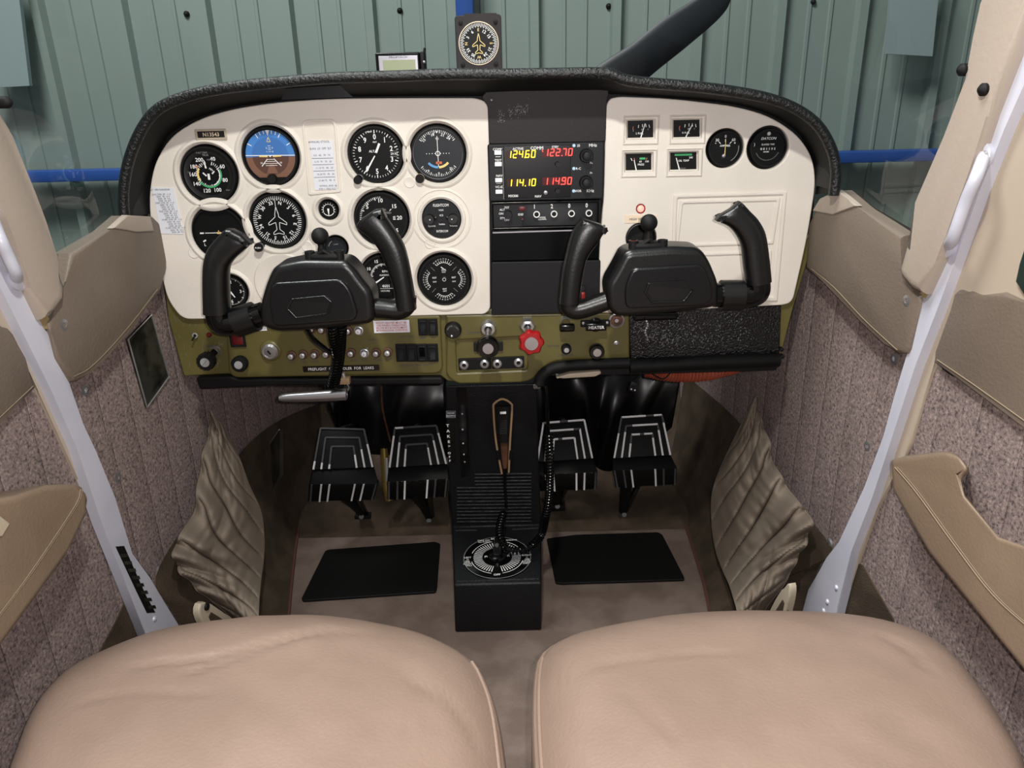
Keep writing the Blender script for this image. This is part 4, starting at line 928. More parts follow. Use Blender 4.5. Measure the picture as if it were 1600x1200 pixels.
# engine cluster
t, mb, R, s, z = gauge('engine_gauge_cluster', 'four-way engine temperature gauge, bottom right of the left cover', 694, 437, 41)
k = R/37
for a0 in (0, 90, 180, 270):
    q = math.radians(a0); cx, cy = 21*k*math.cos(q), 21*k*math.sin(q)
    mb.arc(13.2*k, 13.8*k, q+PI-0.85+PI, q+PI+0.85+PI, M['white'], -.0012, cx=cx-8*k*math.cos(q), cy=cy-8*k*math.sin(q))
    for i in range(9):
        a = q-0.85+1.7*i/8; x0_ = cx-8*k*math.cos(q); y0_ = cy-8*k*math.sin(q)
        mb.line(x0_+14*k*math.cos(a), y0_+14*k*math.sin(a), x0_+17*k*math.cos(a), y0_+17*k*math.sin(a), .8*k, M['white'], -.0012)
        mb.text(str(2*i+4), x0_+19.6*k*math.cos(a), y0_+19.6*k*math.sin(a), 2.6*k, M['white'], -.0012, a-PI/2)
    mb.text('EGT', cx*.72, cy*.72+(3*k if a0 in (0, 180) else 0), 3.6*k, M['white'], -.0012); mb.text('CHT', cx*.72, cy*.72-(3.4*k), 3*k, M['white'], -.0012)
mb.lathe([(5*k, -.0014), (4.4*k, -.0010), (0, -.0010)], M['radio'], 20); mb.arc(2.2*k, 2.8*k, 0, 2*PI, M['white'], -.0008)
for sg in (-1, 1): mb.line(-20*k, -20*k*sg, -14*k, -14*k*sg, .6*k, M['dim'], -.0012); mb.line(20*k, -20*k*sg, 14*k, -14*k*sg, .6*k, M['dim'], -.0012)
finish(t, mb)
mb = MB(); mb.line(4*k, 14*k, -4*k, 20*k, .5*k, M['white'], -.0004, 1.4*k); mb.build('needle', t)
# ammeter / hour meter
t, mb, R, s, z = gauge('ammeter', 'round ammeter with plus and minus scale on the right cover', 1133, 232, 27.5, bez=3)
k = R/24.5
radial_text(mb, [('0', 0), ('60', 45), ('30', 315)], 18*k, 6*k); mb.text('-', -15*k, 8*k, 7*k, M['white'], -.0012); mb.text('+', 15*k, 8*k, 6*k, M['white'], -.0012); ticks(mb, 14*k, -45, 45, 3, 4*k, 1*k)
mb.text('AMPERES', 0, 4*k, 4*k, M['white'], -.0012); mb.arc(21*k, 22*k, math.radians(-60), math.radians(10), M['dim'], -.0012); mb.box((-1*k, -13*k, -.001), (7*k, 8*k, .001), M['radio'], .0004); mb.lathe([(3*k, 0), (2.4*k, .001), (0, .0014)], M['silver'], 14, Matrix.Translation((-1*k, -11*k, -.001))); finish(t, mb)
mb = MB(); mb.line(0, -10*k, 0, 14*k, 1.4*k, M['yellow'], .0004, .5*k); mb.build('needle', t)
t, mb, R, s, z = gauge('hour_meter', 'round elapsed time meter at the far right of the panel', 1200, 231, 29.5, bez=3)
k = R/26.5
mb.text('DATCON', 0, 14*k, 5.4*k, M['white'], -.0012, shear=.25); mb.text('ELAPSED TIME', 0, 5*k, 3.6*k, M['white'], -.0012, w=20*k); mb.text('HOURS', -2*k, -6*k, 2.6*k, M['white'], -.0012)
for i, ch in enumerate('001195'): mb.box(((-10+i*4.2)*k, -1.5*k, -.0013), (3.6*k, 5*k, .0004), M['black']); mb.text(ch, (-10+i*4.2)*k, -1.5*k, 4.6*k, M['white'], -.001)
for i in range(4): q = PI*i/4; mb.line(-3*k*math.cos(q), 21*k-3*k*math.sin(q), 3*k*math.cos(q), 21*k+3*k*math.sin(q), .9*k, M['white'], -.0012)
for i in range(20): a = math.radians(205+130*i/19); mb.line(18*k*math.cos(a), 18*k*math.sin(a), 19.3*k*math.cos(a), 19.3*k*math.sin(a), .9*k, M['dim'], -.0012)
mb.text(')', -21*k, 5*k, 6*k, M['white'], -.0012); finish(t, mb)
# four small rectangular engine gauges
def rectg(name, lab, x0_, y0_, x1_, y1_, draw):
    c = UY((x0_+x1_)/2, (y0_+y1_)/2, CF+.008); s = SC(c); t = thing(name, lab, 'gauge', (c.x, CF+.008, c.z), 'small rectangular engine gauges'); w = (x1_-x0_)*s; h = (y1_-y0_)*s*1.02
    mb = MB(); mb.box((0, 0, -.012), (w+.004, h+.004, .024), M['dial']); draw(mb, s); mb.build('dial', t); return t, s
def fuel(letter):
    def d_(mb, s):
        for i, (x, y) in enumerate(((-12, 5), (-4, 7), (2, 8), (7, 8), (12, 7))): mb.line(x*s, y*s, (x+(-1+i*.6))*s, (y-4.5)*s, 1*s, M['redmark'] if i == 0 else M['white'], .0005)
        mb.text('E', -12*s, -1*s, 4*s, M['dim'], .0005); mb.text('15', 2*s, 0, 4*s, M['white'], .0005); mb.text('F', 11*s, 0, 4*s, M['dim'], .0005); mb.text(letter+' FUEL', -2*s, -5.5*s, 4*s, M['white'], .0005)
    return d_
def press(mb, s):
    mb.box((5*s, 6*s, .0004), (9*s, 3*s, .0003), M['green']); mb.line(-13*s, 7*s, -11*s, 3*s, 1*s, M['white'], .0005); mb.line(-8*s, 7*s, -7*s, 3*s, 1*s, M['redmark'], .0005); mb.line(12*s, 7*s, 11*s, 4*s, 1*s, M['redmark'], .0005)
    mb.text('60', 2*s, 1.5*s, 4*s, M['white'], .0005); mb.text('100', 12*s, 1.5*s, 4*s, M['white'], .0005); mb.text('PRESS', 3*s, -3*s, 4*s, M['white'], .0005)
def temp(mb, s):
    mb.box((-2*s, 10.5*s, .0004), (27*s, 3*s, .0003), M['green']); mb.text('245', 10*s, 6*s, 4*s, M['white'], .0005); mb.text('OIL TEMP', -1*s, 1.5*s, 4*s, M['white'], .0005); mb.text('STEWART', -2*s, -10*s, 2.4*s, M['dim'], .0005)
for nm, lab, r_, fn, nd in (('fuel_gauge', 'left tank fuel gauge, upper left of the four small rectangular gauges', (981, 189, 1022, 216), fuel('L'), ((0, -12), (6, 9))), ('fuel_gauge', 'right tank fuel gauge, upper right of the four small rectangular gauges', (1053, 188, 1095, 215), fuel('R'), ((-2, -12), (7, 6))),
                            ('oil_pressure_gauge', 'oil pressure gauge, lower left of the four small rectangular gauges', (978, 241, 1019, 267), press, ((-4, -12), (-8, 4))), ('oil_temperature_gauge', 'oil temperature gauge, lower right of the four with a green band', (1048, 239, 1090, 266), temp, ((-7, -12), (-13, 6)))):
    t, s = rectg(nm, lab, *r_, fn); mb = MB(); mb.line(nd[0][0]*s, nd[0][1]*s, nd[1][0]*s, nd[1][1]*s, 1.8*s, M['white'], .001, 1.2*s); mb.build('needle', t)
# red lamp, label, air vent
c = UY(1001, 326, CF); s = SC(c); t = thing('warning_lamp', 'glowing red warning lamp on the right cover above a tape label', 'lamp', (c.x, CF, c.z))
mb = MB(); mb.lathe([(7.5*s, 0), (7*s, .0015), (5.6*s, .0015), (5.4*s, 0)], M['darkred'], 28); mb.build('rim', t)
mb = MB(); mb.lathe([(5.5*s, -.004), (5.2*s, .001), (3*s, .0025), (0, .003)], M['lamp'], 24); mb.build('lens', t)
def placard(name, lab, px, py, w, h, Y, m, rows, rot=0, border=None, size=4, inkm=None, quad=None, th=.0008, lean=0):
    c = UY(px, py, Y); s = SC(c); t = thing(name, lab, 'placard', (c.x, Y, c.z))
    mb = MB()
    if quad: q = [((LP(x, y, Y)[0]-c.x), (LP(x, y, Y)[1]-c.z)) for x, y in quad]
    else: q = [(-w/2*s, -h/2*s), (w/2*s, -h/2*s), (w/2*s, h/2*s), (-w/2*s, h/2*s)]
    mb.plate([q], -.0002, th, .0001, m, res=1)
    for (tx, x, y, sz) in rows:
        tx = tx.strip(); V_, _f = text_mesh(tx, 0.0, 0.0); nat = (max(v.x for v in V_)-min(v.x for v in V_))*sz if V_ else 1
        mb.text(tx, (x*.3+y*lean)*s if lean else x*s, -y*s, sz*s, inkm or M['ink'], th+.0003, rot, bold=.0 if lean else .012, sx=min(1, w*.86/nat))
    if border: mb.text('', 0, 0, 1, m)
    o = mb.build('sheet', t); return t, s, c, o
placard('tape_label', 'cream tape label reading HIGH VOLTAGE under the red lamp', 1001, 342, 50, 12, CF-.0003, M['tape'], [('HIGH VOLTAGE', 0, 0, 5)])
c = UY(1002, 373, CF); s = SC(c); t = thing('air_vent', 'round black recess on the right cover behind the right ball mount', 'vent', (c.x, CF+.004, c.z))
mb = MB(); mb.lathe([(23.5*s, .003), (22*s, .0035), (20*s, -.02), (0, -.022)], M['black'], 40); mb.build('cup', t)
# registration plate and cards
t, s, c, o = placard('registration_plate', 'black registration plate reading N13543 in a white frame', 330, 210, 44, 11, CF-.001, M['black'], [('N13543', 0, 0, 8)], inkm=M['tape'])
mb = MB(); mb.plate([rpoly(rect(-24.5*s, -8*s, 24.5*s, 8*s), .001), rect(-21*s, -4.8*s, 21*s, 4.8*s)], 0, .0022, .0008, M['plasticwhite']); mb.build('frame', t)
rows = [('ALT  MPH RANGE/HR', 2, -33, 3.8)]
y = -26
for g_, n in (('2500', 4), ('5000', 4), ('7500', 4), ('10,000', 4), ('12,500', 3)):
    for i in range(n): rows.append((('%s ' % g_ if i == 0 else '      ')+'%d  %d  %d.%d' % (2700-i*100, 87-i*9, 11-i, (i*3) % 10), (0 if i == 0 else 5)+(y+26)*.12, y, 3.6)); y += 3.25
placard('performance_card', 'tall white range table card at the far left of the cream cover', 262, 329, 36, 72, CF-.0003, M['paper'], [(a, b*1.0, c_+1, d_) for a, b, c_, d_ in rows], quad=[(237, 292), (272, 294), (287, 366), (252, 365)], lean=.2)
rows = [('ANNUAL STOOL', -1, -34, 4.6), ('RUNS  LD  OFF  SLF', -1, -24, 4.2)]
for i, r_ in enumerate(('0-5   65   70   70', '6-10  70   75   20', '11-15 75   80   20', '16-20 75   90   30', '21-60 75   90   9')): rows.append((r_, 0, -14+i*9.5, 3.8))
rows += [('SWING, SIDE  00', 3, 32.5, 3.8), ('STD 1. DEG FLD 10', 3, 37, 3.8)]
t, s, c, o = placard('rating_card', 'white card with ruled number rows between the attitude indicator and altimeter', 506, 257, 38, 78, CF-.0003, M['paper'], rows, quad=[(484, 219), (520, 220), (526, 296), (492, 297)], lean=.09)
mb = MB()
for i in range(4): mb.line(-17*s, (9.5-i*9.5)*s, 16*s, (9.5-i*9.5)*s, .6*s, M['ink'], .0012)
mb.build('ruled_lines', t)
placard('pitot_placard', 'white placard with small red lines of text beside the rocker switches', 612, 510, 56, 20, PY-.0125, M['paper'], [('PITOT HEATER MUST BE', 0, -6, 4.4), ('ON WHEN OPERATING', 0, -2, 4.4), ('BELOW 40 F IN INSTRUMENT', 0, 2, 4.4), ('METEOROLOGICAL CONDITIONS', 0, 6, 4.4)], inkm=M['redink'])
placard('embossed_label', 'long black label strip reading PREFLIGHT OIL COOLER FOR LEAKS', 533, 575.5, 119, 9.5, PY-.0125, M['gloss'], [('PREFLIGHT  OIL  COOLER  FOR  LEAKS', 0, 0, 6.4)], inkm=M['white'], rot=0)
placard('small_placard', 'thin white placard strip tucked under the left yoke', 402, 514, 30, 6, PY-.0125, M['paper'], [('FUEL CAPACITY', 0, 0, 4)])
# ================================================================= centre stack
def seg7(mb, s, x, y, h, m, z):
    w = h*.52; t_ = h*.15; sh = .12
    S = {'0': 'abcdef', '1': 'bc', '2': 'abged', '4': 'fgbc', '6': 'afgedc', '7': 'abc', '9': 'abcfgd', '3': 'abgcd', '5': 'afgcd', '8': 'abcdefg'}
    sg = {'a': ((0, h), (w, h)), 'b': ((w, h), (w, h/2)), 'c': ((w, h/2), (w, 0)), 'd': ((0, 0), (w, 0)), 'e': ((0, 0), (0, h/2)), 'f': ((0, h/2), (0, h)), 'g': ((0, h/2), (w, h/2))}
    for ch in s:
        if ch == '.': mb.line(x-.14*w, y, x-.14*w+t_, y, t_*1.2, m, z); x += w*.15; continue
        for q in S[ch]:
            a, b = sg[q]; a = (a[0]+a[1]*sh, a[1]); b = (b[0]+b[1]*sh, b[1]); mb.line(x+a[0], y+a[1], x+b[0], y+b[1], t_, m, z)
        x += w*1.75
def build_stack():
    t = thing('radio_rack_panel', 'dark blank upper panel of the centre radio rack with scuffs', 'blank panel', (0, CF, 0))
    q = [LP(x, y) for x, y in ((764, 225), (762, 165), (752, 152), (757, 146), (772, 131), (790, 129), (930, 125), (942, 128), (952, 145), (948, 155), (946, 221))]
    mb = MB(); mb.plate([rpoly(q, .004)], -.010, .002, .001, M['stackface']); mb.build('face', t)
    mb = MB(); c = UY(768, 156, CF); s = SC(c); mb.lathe([(3.5*s, 0), (3.4*s, .0032)], M['matte'], 14, Matrix.Translation((c.x, c.z, 0))); mb.lathe([(2*s, .0032), (1.6*s, .0045), (0, .005)], M['chrome'], 12, Matrix.Translation((c.x, c.z, 0))); mb.build('screw', t)
    mb = MB()
    for i in range(150):
        if i < 45: x = 780+random.gauss(3, 3); y = 172+random.random()*20
        else: x = 794+random.random()*32; y = 175-(x-800)*.18+random.gauss(0, 5)
        p = UY(x, y, CF-.0022); a = random.random()*PI; L = random.uniform(.4, 1.6)*SC(p); mb.line(p.x, p.z, p.x+L*math.cos(a), p.z+L*math.sin(a), .45*SC(p), M['wear_glint'], .0023)
    mb.build('scuffs', t)['kind'] = 'stuff'
    # nav/com radio
    c = UY(853, 268, CF-.004); s = SC(c); t = thing('navcom_radio', 'wide radio with yellow and red glowing frequency digits', 'radio', (c.x, CF-.004, c.z))
    mb = MB(); mb.box((0, -1*s, -.055), (172*s, 82*s, .106), M['matte']); mb.plate([rpoly(rect(-90*s, -43.5*s, 90*s, 43*s), 4*s)], -.004, .006, .002, M['radio'])
    mb.line(-67*s, 37*s, -67*s, -40*s, .8*s, M['dim'], .0064)
    for tx, x, y, z_ in (('COMM', -74, 35.5, 5), ('TEST', -74, 19, 5), ('NAV', -73, -4, 5), ('VC-ID', -73, -21, 5), ('25', 50, 38, 5), ('MHz', 72, 38, 6.5), ('R-C', 50, 4, 5), ('VOR', 50, -30, 5), ('KHz', 69, -30, 6.5), ('Pu', 70, 12, 4), ('Pv', 70, -3, 4)): mb.text(tx, x*s, y*s, z_*s, M['white'], .0064)
    mb.line(-78*s, 24.5*s, -70*s, 24.5*s, .8*s, M['white'], .0064); mb.line(-78*s, -15.5*s, -70*s, -15.5*s, .8*s, M['white'], .0064)
    mb.build('face', t)
    mb = MB(); mb.plate([rect(-65*s, -39*s, 38*s, 40*s)], .005, .0072, .0005, M['screen'])
    for tx, x, y, z_ in (('ACTIVE', -43, 35.5, 5), ('COMM', -14, 36, 6.5), ('STBY', 14, 37, 4.6), ('MX300', -52, -35, 5.2), ('NAV', -13, -36.5, 5)): mb.text(tx, x*s, y*s, z_*s, M['white'], .0076, bold=.02)
    mb.box((-43*s, 27*s, .0073), (40*s, 11*s, .0004), M['ledyb']); mb.box((-42*s, -15*s, .0073), (39*s, 12*s, .0004), M['ledyb']); mb.box((14*s, 28*s, .0073), (40*s, 11*s, .0004), M['ledrb']); mb.box((14*s, -14*s, .0073), (40*s, 12*s, .0004), M['ledrb'])
    seg7(mb, '124.60', -60*s, 22.5*s, 10*s, M['ledy'], .0078); seg7(mb, '114.10', -60*s, -20*s, 10*s, M['ledy'], .0078)
    seg7(mb, '122.70', -3*s, 24*s, 10*s, M['ledr'], .0078); seg7(mb, '114.90', -4*s, -19*s, 10*s, M['ledr'], .0078); mb.line(-6*s, 34*s, -5*s, 30*s, 1.3*s, M['ledr'], .0078)
    mb.build('display', t)
    for y in (30.5, 13.5, -10.5, -28): mb = MB(); mb.box((-74*s, y*s, .0075), (11*s, 6.4*s, .003), M['button'], .0006); mb.build('button', t)
    for y in (38, 4, -30): mb = MB(); mb.lathe([(2.6*s, .006), (2.2*s, .0072), (0, .0078)], M['bluelamp'], 16, Matrix.Translation((43*s, y*s, 0))); mb.build('indicator', t)
    for (x, y) in ((62, 23), (62, -17)):
        mb = MB(); mb.lathe([(10.5*s, .006), (10*s, .012), (9*s, .013)], M['black'], 60, Matrix.Translation((x*s, y*s, 0)), knurl=20, kd=.06); o = mb.build('knob', t)
        mb = MB(); mb.lathe([(6.4*s, .012), (6*s, .022), (5*s, .0225), (0, .0225)], M['radio'], 48, Matrix.Translation((x*s, y*s, 0)), knurl=16, kd=.06); mb.build('inner_knob', o)
    for (x, y) in ((17, 12), (17, -28)):
        mb = MB(); mb.cyl((x*s, y*s, .007), (x*s, y*s, .020), 4*s, M['radio'], 14, 3.4*s); mb.build('small_knob', t)
    mb = MB(); mb.lathe([(3.2*s, .007), (3*s, .009), (0, .0095)], M['silver'], 16, Matrix.Translation((-1*s, -31*s, 0))); mb.build('lock_screw', t)
    # transponder
    c = UY(853, 335, CF-.004); s = SC(c); t = thing('transponder', 'narrow transponder with four round code knobs below the radio', 'radio', (c.x, CF-.004, c.z))
    mb = MB(); mb.box((0, 0, -.055), (166*s, 38*s, .106), M['matte']); mb.plate([rpoly(rect(-85*s, -22*s, 84*s, 21*s), 2*s), rpoly(rect(-82*s, -18*s, 80*s, 17*s), 2*s)], -.002, .004, .0015, M['gloss']); mb.plate([rect(-82*s, -18*s, 80*s, 17*s)], -.004, .001, .0004, M['radio'])
    V = [(-33*s, -16*s, .0035), (80*s, -17*s, .0035), (70*s, 10*s, .0035), (-25*s, 10*s, .0035), (-38*s, -17*s, .001), (80*s, -18*s, .001), (80*s, 16*s, .001), (-34*s, 16*s, .001)]
    mb.add(V, [(0, 1, 2, 3), (4, 5, 1, 0), (6, 7, 3, 2), (7, 4, 0, 3), (5, 6, 2, 1)], M['radio'], False)
    mb.line(-84*s, -26*s, 82*s, -25*s, 2*s, M['silver'], .003)
    for tx, x, y, z_ in (('TST', -61, 12, 4.6), ('ALT', -68, 9, 4.6), ('ON', -70, 3, 4.6), ('STY', -68, -4, 4.6), ('OFF', -61, -7, 4.6), ('IDENT', -37, 1, 4.6)): mb.text(tx, x*s, y*s, z_*s, M['white'], .0013)
    for i, ch in enumerate('1200'): mb.text(ch, (-18+27*i)*s, 13*s, 9*s, M['white'], .0042, bold=.02, sx=.8)
    mb.text('MODE', -6*s, -4*s, 3.6*s, M['white'], .0037); mb.text('SQUAWK', -6*s, -7*s, 3*s, M['white'], .0037)
    mb.build('face', t)
    knobby(t, -59*s, 2*s, 6*s, .012, M['radio'], name='mode_knob', knurl=8, kd=.08)
    mb = MB(); mb.box((-37*s, 10*s, .001), (10*s, 6.4*s, .002), M['darkred'], .0005); mb.build('reply_lamp', t)
    mb = MB(); mb.lathe([(2*s, .001), (1.6*s, .003), (0, .003)], M['darkred'], 12, Matrix.Translation((-37*s, -6*s, 0))); mb.build('ident_button', t)
    for i in range(4):
        mb = MB(); X = (-15+27*i)*s; mb.lathe([(5*s, .003), (4.9*s, .010), (4.2*s, .0105)], M['silver'], 28, Matrix.Translation((X, 2*s, 0))); mb.lathe([(5.1*s, .0095), (5.1*s, .0108), (3.6*s, .0108), (3.6*s, .0095)], M['white'], 28, Matrix.Translation((X, 2*s, 0))); mb.lathe([(3.6*s, .0102), (0, .0102)], M['matte'], 20, Matrix.Translation((X, 2*s, 0))); mb.build('code_knob', t)
    # empty slots
    for (a, b, lab) in ((360, 405, 'upper blank black plate of the centre stack under the transponder'), (409, 488, 'lower blank black plate of the centre stack above the throttle')):
        t = thing('blank_plate', lab, 'blank panel', (0, CF, 0)); q = [LP(x, y) for x, y in ((768, a), (938, a-3), (936, b-1), (768, b+3))]
        mb = MB(); mb.plate([rpoly(q, .002)], -.01, (.0 if a < 400 else .004), .001, M['gloss'] if a < 400 else M['plate']); mb.build('face', t)
    c = UY(911, 458, CF-.005); s = SC(c); t = thing('slide_switch', 'small red slider switch beside the right yoke left grip', 'switch', (c.x, CF-.005, c.z))
    mb = MB(); mb.box((0, -1*s, .001), (8*s, 26*s, .003), M['matte'], .0005); mb.build('plate', t); mb = MB(); mb.box((0, -4*s, .003), (6*s, 13*s, .003), M['red'], .0005); mb.build('slider', t)
build_stack()
# ================================================================= switches and knobs on the olive panel
SP = PY-.0125
def at(name, lab, px, py, cat_, group=None, Y=SP):
    c = UY(px, py, Y); return thing(name, lab, cat_, (c.x, Y, c.z), group), SC(c)
brk = [(456, 555), (474, 553.5), (492, 553), (510, 552), (530, 552), (549, 551), (570, 551), (588, 551), (606, 550)]
ordn = ['leftmost', 'second from left', 'third from left', 'fourth from left', 'fifth from left, behind the yoke cord', 'fourth from right', 'third from right', 'second from right', 'rightmost']
proto = {}
def breaker(px, py, lab, grp, bright):
    c = UY(px, py, SP)
    if bright in proto:
        t = copy_tree(proto[bright]); t.location = (c.x, SP, c.z); t['label'] = lab; t['group'] = grp; return
    t, s = at('circuit_breaker', lab, px, py, 'circuit breaker', grp); proto[bright] = t
    mb = MB(); mb.lathe([(7.6*s, 0), (7.6*s, .003), (6.4*s, .004), (5*s, .004)], M['chrome'] if bright else M['brownpaint'], 24); mb.lathe([(5.2*s, .003), (5.2*s, .0045), (0, .0045)], M['matte'], 20); mb.build('collar', t)
    mb = MB(); mb.lathe([(4.3*s, .004), (4.1*s, .009), (3.4*s, .0095), (0, .0095)], M['button'] if bright else M['satin'], 24); mb.text('5', 0, 0, 4*s, M['ink'], .0097); mb.build('push_button', t)
for i, (x, y) in enumerate(brk): breaker(x, y, ('silver-rimmed ' if i == 6 else 'grey ')+'circuit breaker, '+ordn[i]+' in the long lower row', 'circuit breakers in the lower row', i == 6)
for (x, y, lab, b) in ((487, 513, 'circuit breaker at the left end of the upper row, just below the left yoke', 0), (503, 514, 'circuit breaker second in the upper row, just left of the yoke cord', 0), (544, 516, 'grey circuit breaker in the upper row, touching the yoke cord on its right', 0), (561, 516, 'bright rimmed circuit breaker in the upper row beside the pitot placard', 1)):
    breaker(x, y, lab, 'circuit breakers in the upper row', b)
def rocker(px, py, w, h, lab, grp, up_=False):
    t, s = at('rocker_switch', lab, px, py, 'switch', grp)
    mb = MB(); mb.plate([rpoly(rect(-w/2*s, -h/2*s, w/2*s, h/2*s), 1*s)], -.002, .0025, .0008, M['matte']); mb.plate([rpoly(rect(-w*.38*s, -h*.40*s, w*.38*s, h*.40*s), 3*s), rpoly(rect(-w*.27*s, -h*.33*s, w*.27*s, h*.33*s), 1.5*s)], .002, .0045, .0008, M['radio']); mb.build('bezel', t)
    mb = MB(); a = 1 if up_ else -1; W = w*.25*s; H = h*.31*s
    V = [(-W, -H, .002), (W, -H, .002), (W, 0, .0035), (-W, 0, .0035), (-W, H, .007), (W, H, .007), (-W, H, 0), (W, H, 0), (-W, -H, 0), (W, -H, 0)]
    if a < 0: V = [(x, -y, z) for x, y, z in V]
    mb.add(V, [(0, 1, 2, 3), (3, 2, 5, 4), (4, 5, 7, 6), (0, 3, 4, 6, 8), (1, 9, 7, 5, 2), (0, 8, 9, 1)], M['gloss'], False); recalc(mb.build('rocker', t))
for i, x in enumerate((661, 676.5)): rocker(x, 511, 15, 27, ('left' if i == 0 else 'right')+' one of the paired master rocker switches, upper switch block', 'master rocker switches')
for i, x in enumerate((627, 643.5, 660, 676.5)): rocker(x, 551, 16.4, 29, ['first rocker switch from the left in the lower block of four', 'second rocker switch from the left in the lower block of four', 'third rocker switch from the left, tipped up, in the lower block of four', 'rightmost rocker switch in the lower block of four'][i], 'lower rocker switches', i == 2)
# ignition
t, s = at('ignition_switch', 'round chrome ignition key switch on the olive panel left of the breakers', 423, 548, 'switch')
mb = MB(); mb.lathe([(17*s, 0), (16*s, .002), (13.5*s, .003), (13*s, .0045)], M['olive'], 36); mb.lathe([(13*s, .004), (13*s, .006), (10*s, .009), (8.5*s, .009), (8.5*s, .006)], M['chrome'], 36); mb.build('collar', t)
mb = MB(); mb.lathe([(8.5*s, .004), (8.3*s, .008), (0, .0085)], M['alu'], 30); mb.line(-2*s, 3*s, 2*s, -3*s, 3*s, M['matte'], .0088); mb.build('lock_barrel', t)
# left side items
t, s = at('toggle_switch', 'tiny toggle switch with a pale ring at the far left of the olive panel', 305, 524, 'switch', Y=PY-.0085)
mb = MB(); mb.lathe([(4.4*s, 0), (4.2*s, .0015), (2.4*s, .0015)], M['satin'], 18); mb.lathe([(2.4*s, .0012), (0, .0014)], M['matte'], 12); mb.build('nut', t); mb = MB(); mb.cyl((0, 0, 0), (-2*s, -5*s, .009), 1.3*s, M['matte'], 8); mb.build('lever', t)
t, s = at('indicator_light', 'small dark red unlit indicator light left of the red square lamp', 327, 523, 'lamp', Y=PY-.0085)
mb = MB(); mb.lathe([(4*s, 0), (4*s, .002), (2.5*s, .004), (0, .0045)], M['darkred'], 18); mb.build('lens', t)
t, s = at('square_lamp', 'dark red square lamp in a black frame under the left yoke', 372, 531, 'lamp')
mb = MB(); mb.plate([rect(-12*s, -11*s, 12*s, 13*s), rect(-8.5*s, -7*s, 8.5*s, 9*s)], 0, .0035, .0008, M['matte']); mb.build('frame', t); mb = MB(); mb.box((0, 1*s, .001), (17*s, 16*s, .003), M['darkred'], .0005); mb.build('lens', t)
# primer
t, s = at('primer_knob', 'black knurled primer knob with slotted white cap at the lower left', 336, 549, 'knob', Y=PY-.0085)
mb = MB(); mb.lathe([(10*s, 0), (10*s, .004), (8*s, .007), (8*s, .010)], M['chrome'], 24); a = UY(323, 564, PY-.05); b = Vector((a.x-t.location.x, a.z-t.location.z, t.location.y-a.y)); mb.cyl((0, 0, 0), (b.x, b.y, b.z), 5*s, M['matte'], 16); mb.build('shaft', t)
mb = MB(); T = Matrix.Translation(b); mb.lathe([(12.5*s, -.006), (13*s, .004), (12*s, .007), (0, .007)], M['matte'], 72, T, knurl=14, kd=.08); mb.build('knob', t)
mb = MB(); mb.lathe([(7*s, .007), (6.8*s, .0082), (0, .0084)], M['satin'], 28, T); mb.line(b.x-4*s, b.y-4*s, b.x+4*s, b.y+4*s, 1*s, M['dim'], b.z+.0087); mb.build('cap', t)
def pull(name, lab, px, py, r, m, capm, capr, h, Y=SP, knurl=0, kd=0, stem=None):
    t, s = at(name, lab, px, py, 'knob', Y=Y); mb = MB(); T = Matrix.Identity(4)
    if stem:
        sx, sy, sr, out = stem; a = UY(sx, sy, SP); p = Vector((a.x, a.y, a.z)); t.location = p; b = UY(px, py, SP-out); b = Vector((b.x-p.x, b.z-p.z, out))
        mb.lathe([(sr*1.25*s, 0), (sr*1.25*s, .006), (sr*s, .009), (sr*s, .013), (sr*.6*s, .014)], M['chrome'], 30 if name != 'mixture_knob' else 6); mb.cyl((0, 0, .01), b, .0042, M['alu'], 16); mb.build('shaft', t); T = Matrix.Translation(b)
        mb = MB()
    else: mb.cyl((0, 0, 0), (0, 0, h*.4), r*.5*s, M['chrome'], 16); mb.build('shaft', t); mb = MB(); T = Matrix.Translation((0, 0, h*.3))
    mb.lathe([(r*.6*s, -h*.1), (r*.96*s, 0), (r*s, h*.25), (r*s, h*.62), (r*.88*s, h*.8), (r*capr*1.05*s, h*.82), (0, h*.82)], m, 84 if knurl else 36, T, knurl=knurl, kd=kd); mb.build('knob', t)
    mb = MB(); mb.lathe([(r*capr*s, h*.8), (r*capr*.96*s, h*.9), (0, h*.91)], capm, 32, T); mb.build('cap', t); return t
pull('push_knob', 'black round push knob with a white centre right of the primer', 378, 565, 12.5, M['matte'], M['satin'], .52, .014)
pull('throttle_knob', 'large black throttle knob with a silver centre on a chrome shaft', 763, 539, 16.5, M['gloss'], M['alu'], .5, .020, stem=(763, 511, 10, .055))
t, s = at('friction_lock', 'flat black wing plate behind the throttle knob', 763, 541, 'plate', Y=PY-.008)
mb = MB(); mb.plate([rpoly(rect(-23*s, -7.5*s, 23*s, 8*s), 2*s)], 0, .003, .001, M['radio']); mb.build('plate', t)
pull('mixture_knob', 'red scalloped mixture knob with a silver centre', 830, 532, 16.5, M['red'], M['alu'], .62, .018, knurl=7, kd=.16, stem=(824, 507, 10, .05))
pull('cabin_air_knob', 'small black knob with silver centre below the heater label', 884, 542, 8, M['matte'], M['satin'], .5, .014)
pull('cabin_heat_knob', 'medium black knob with silver centre under the heater plate', 931, 545, 12, M['gloss'], M['alu'], .54, .016)
t, s = at('dimmer_knob', 'round black rotary dimmer knob beside the master rocker switches', 708, 515, 'knob')
mb = MB(); mb.lathe([(13.5*s, 0), (13*s, .005), (11*s, .008), (0, .0085)], M['black'], 48)
for i in range(12): a = math.radians(20+i*13); mb.text('GROUND LIGHT'[i % 12], 8.5*s*math.cos(PI-a), 8.5*s*math.sin(PI-a), 2.6*s, M['dim'], .0083, PI/2-a)
mb.build('knob', t); mb = MB(); mb.ball((-2*s, -8*s, .008), 2.4*s, M['chrome']); mb.build('pointer', t)
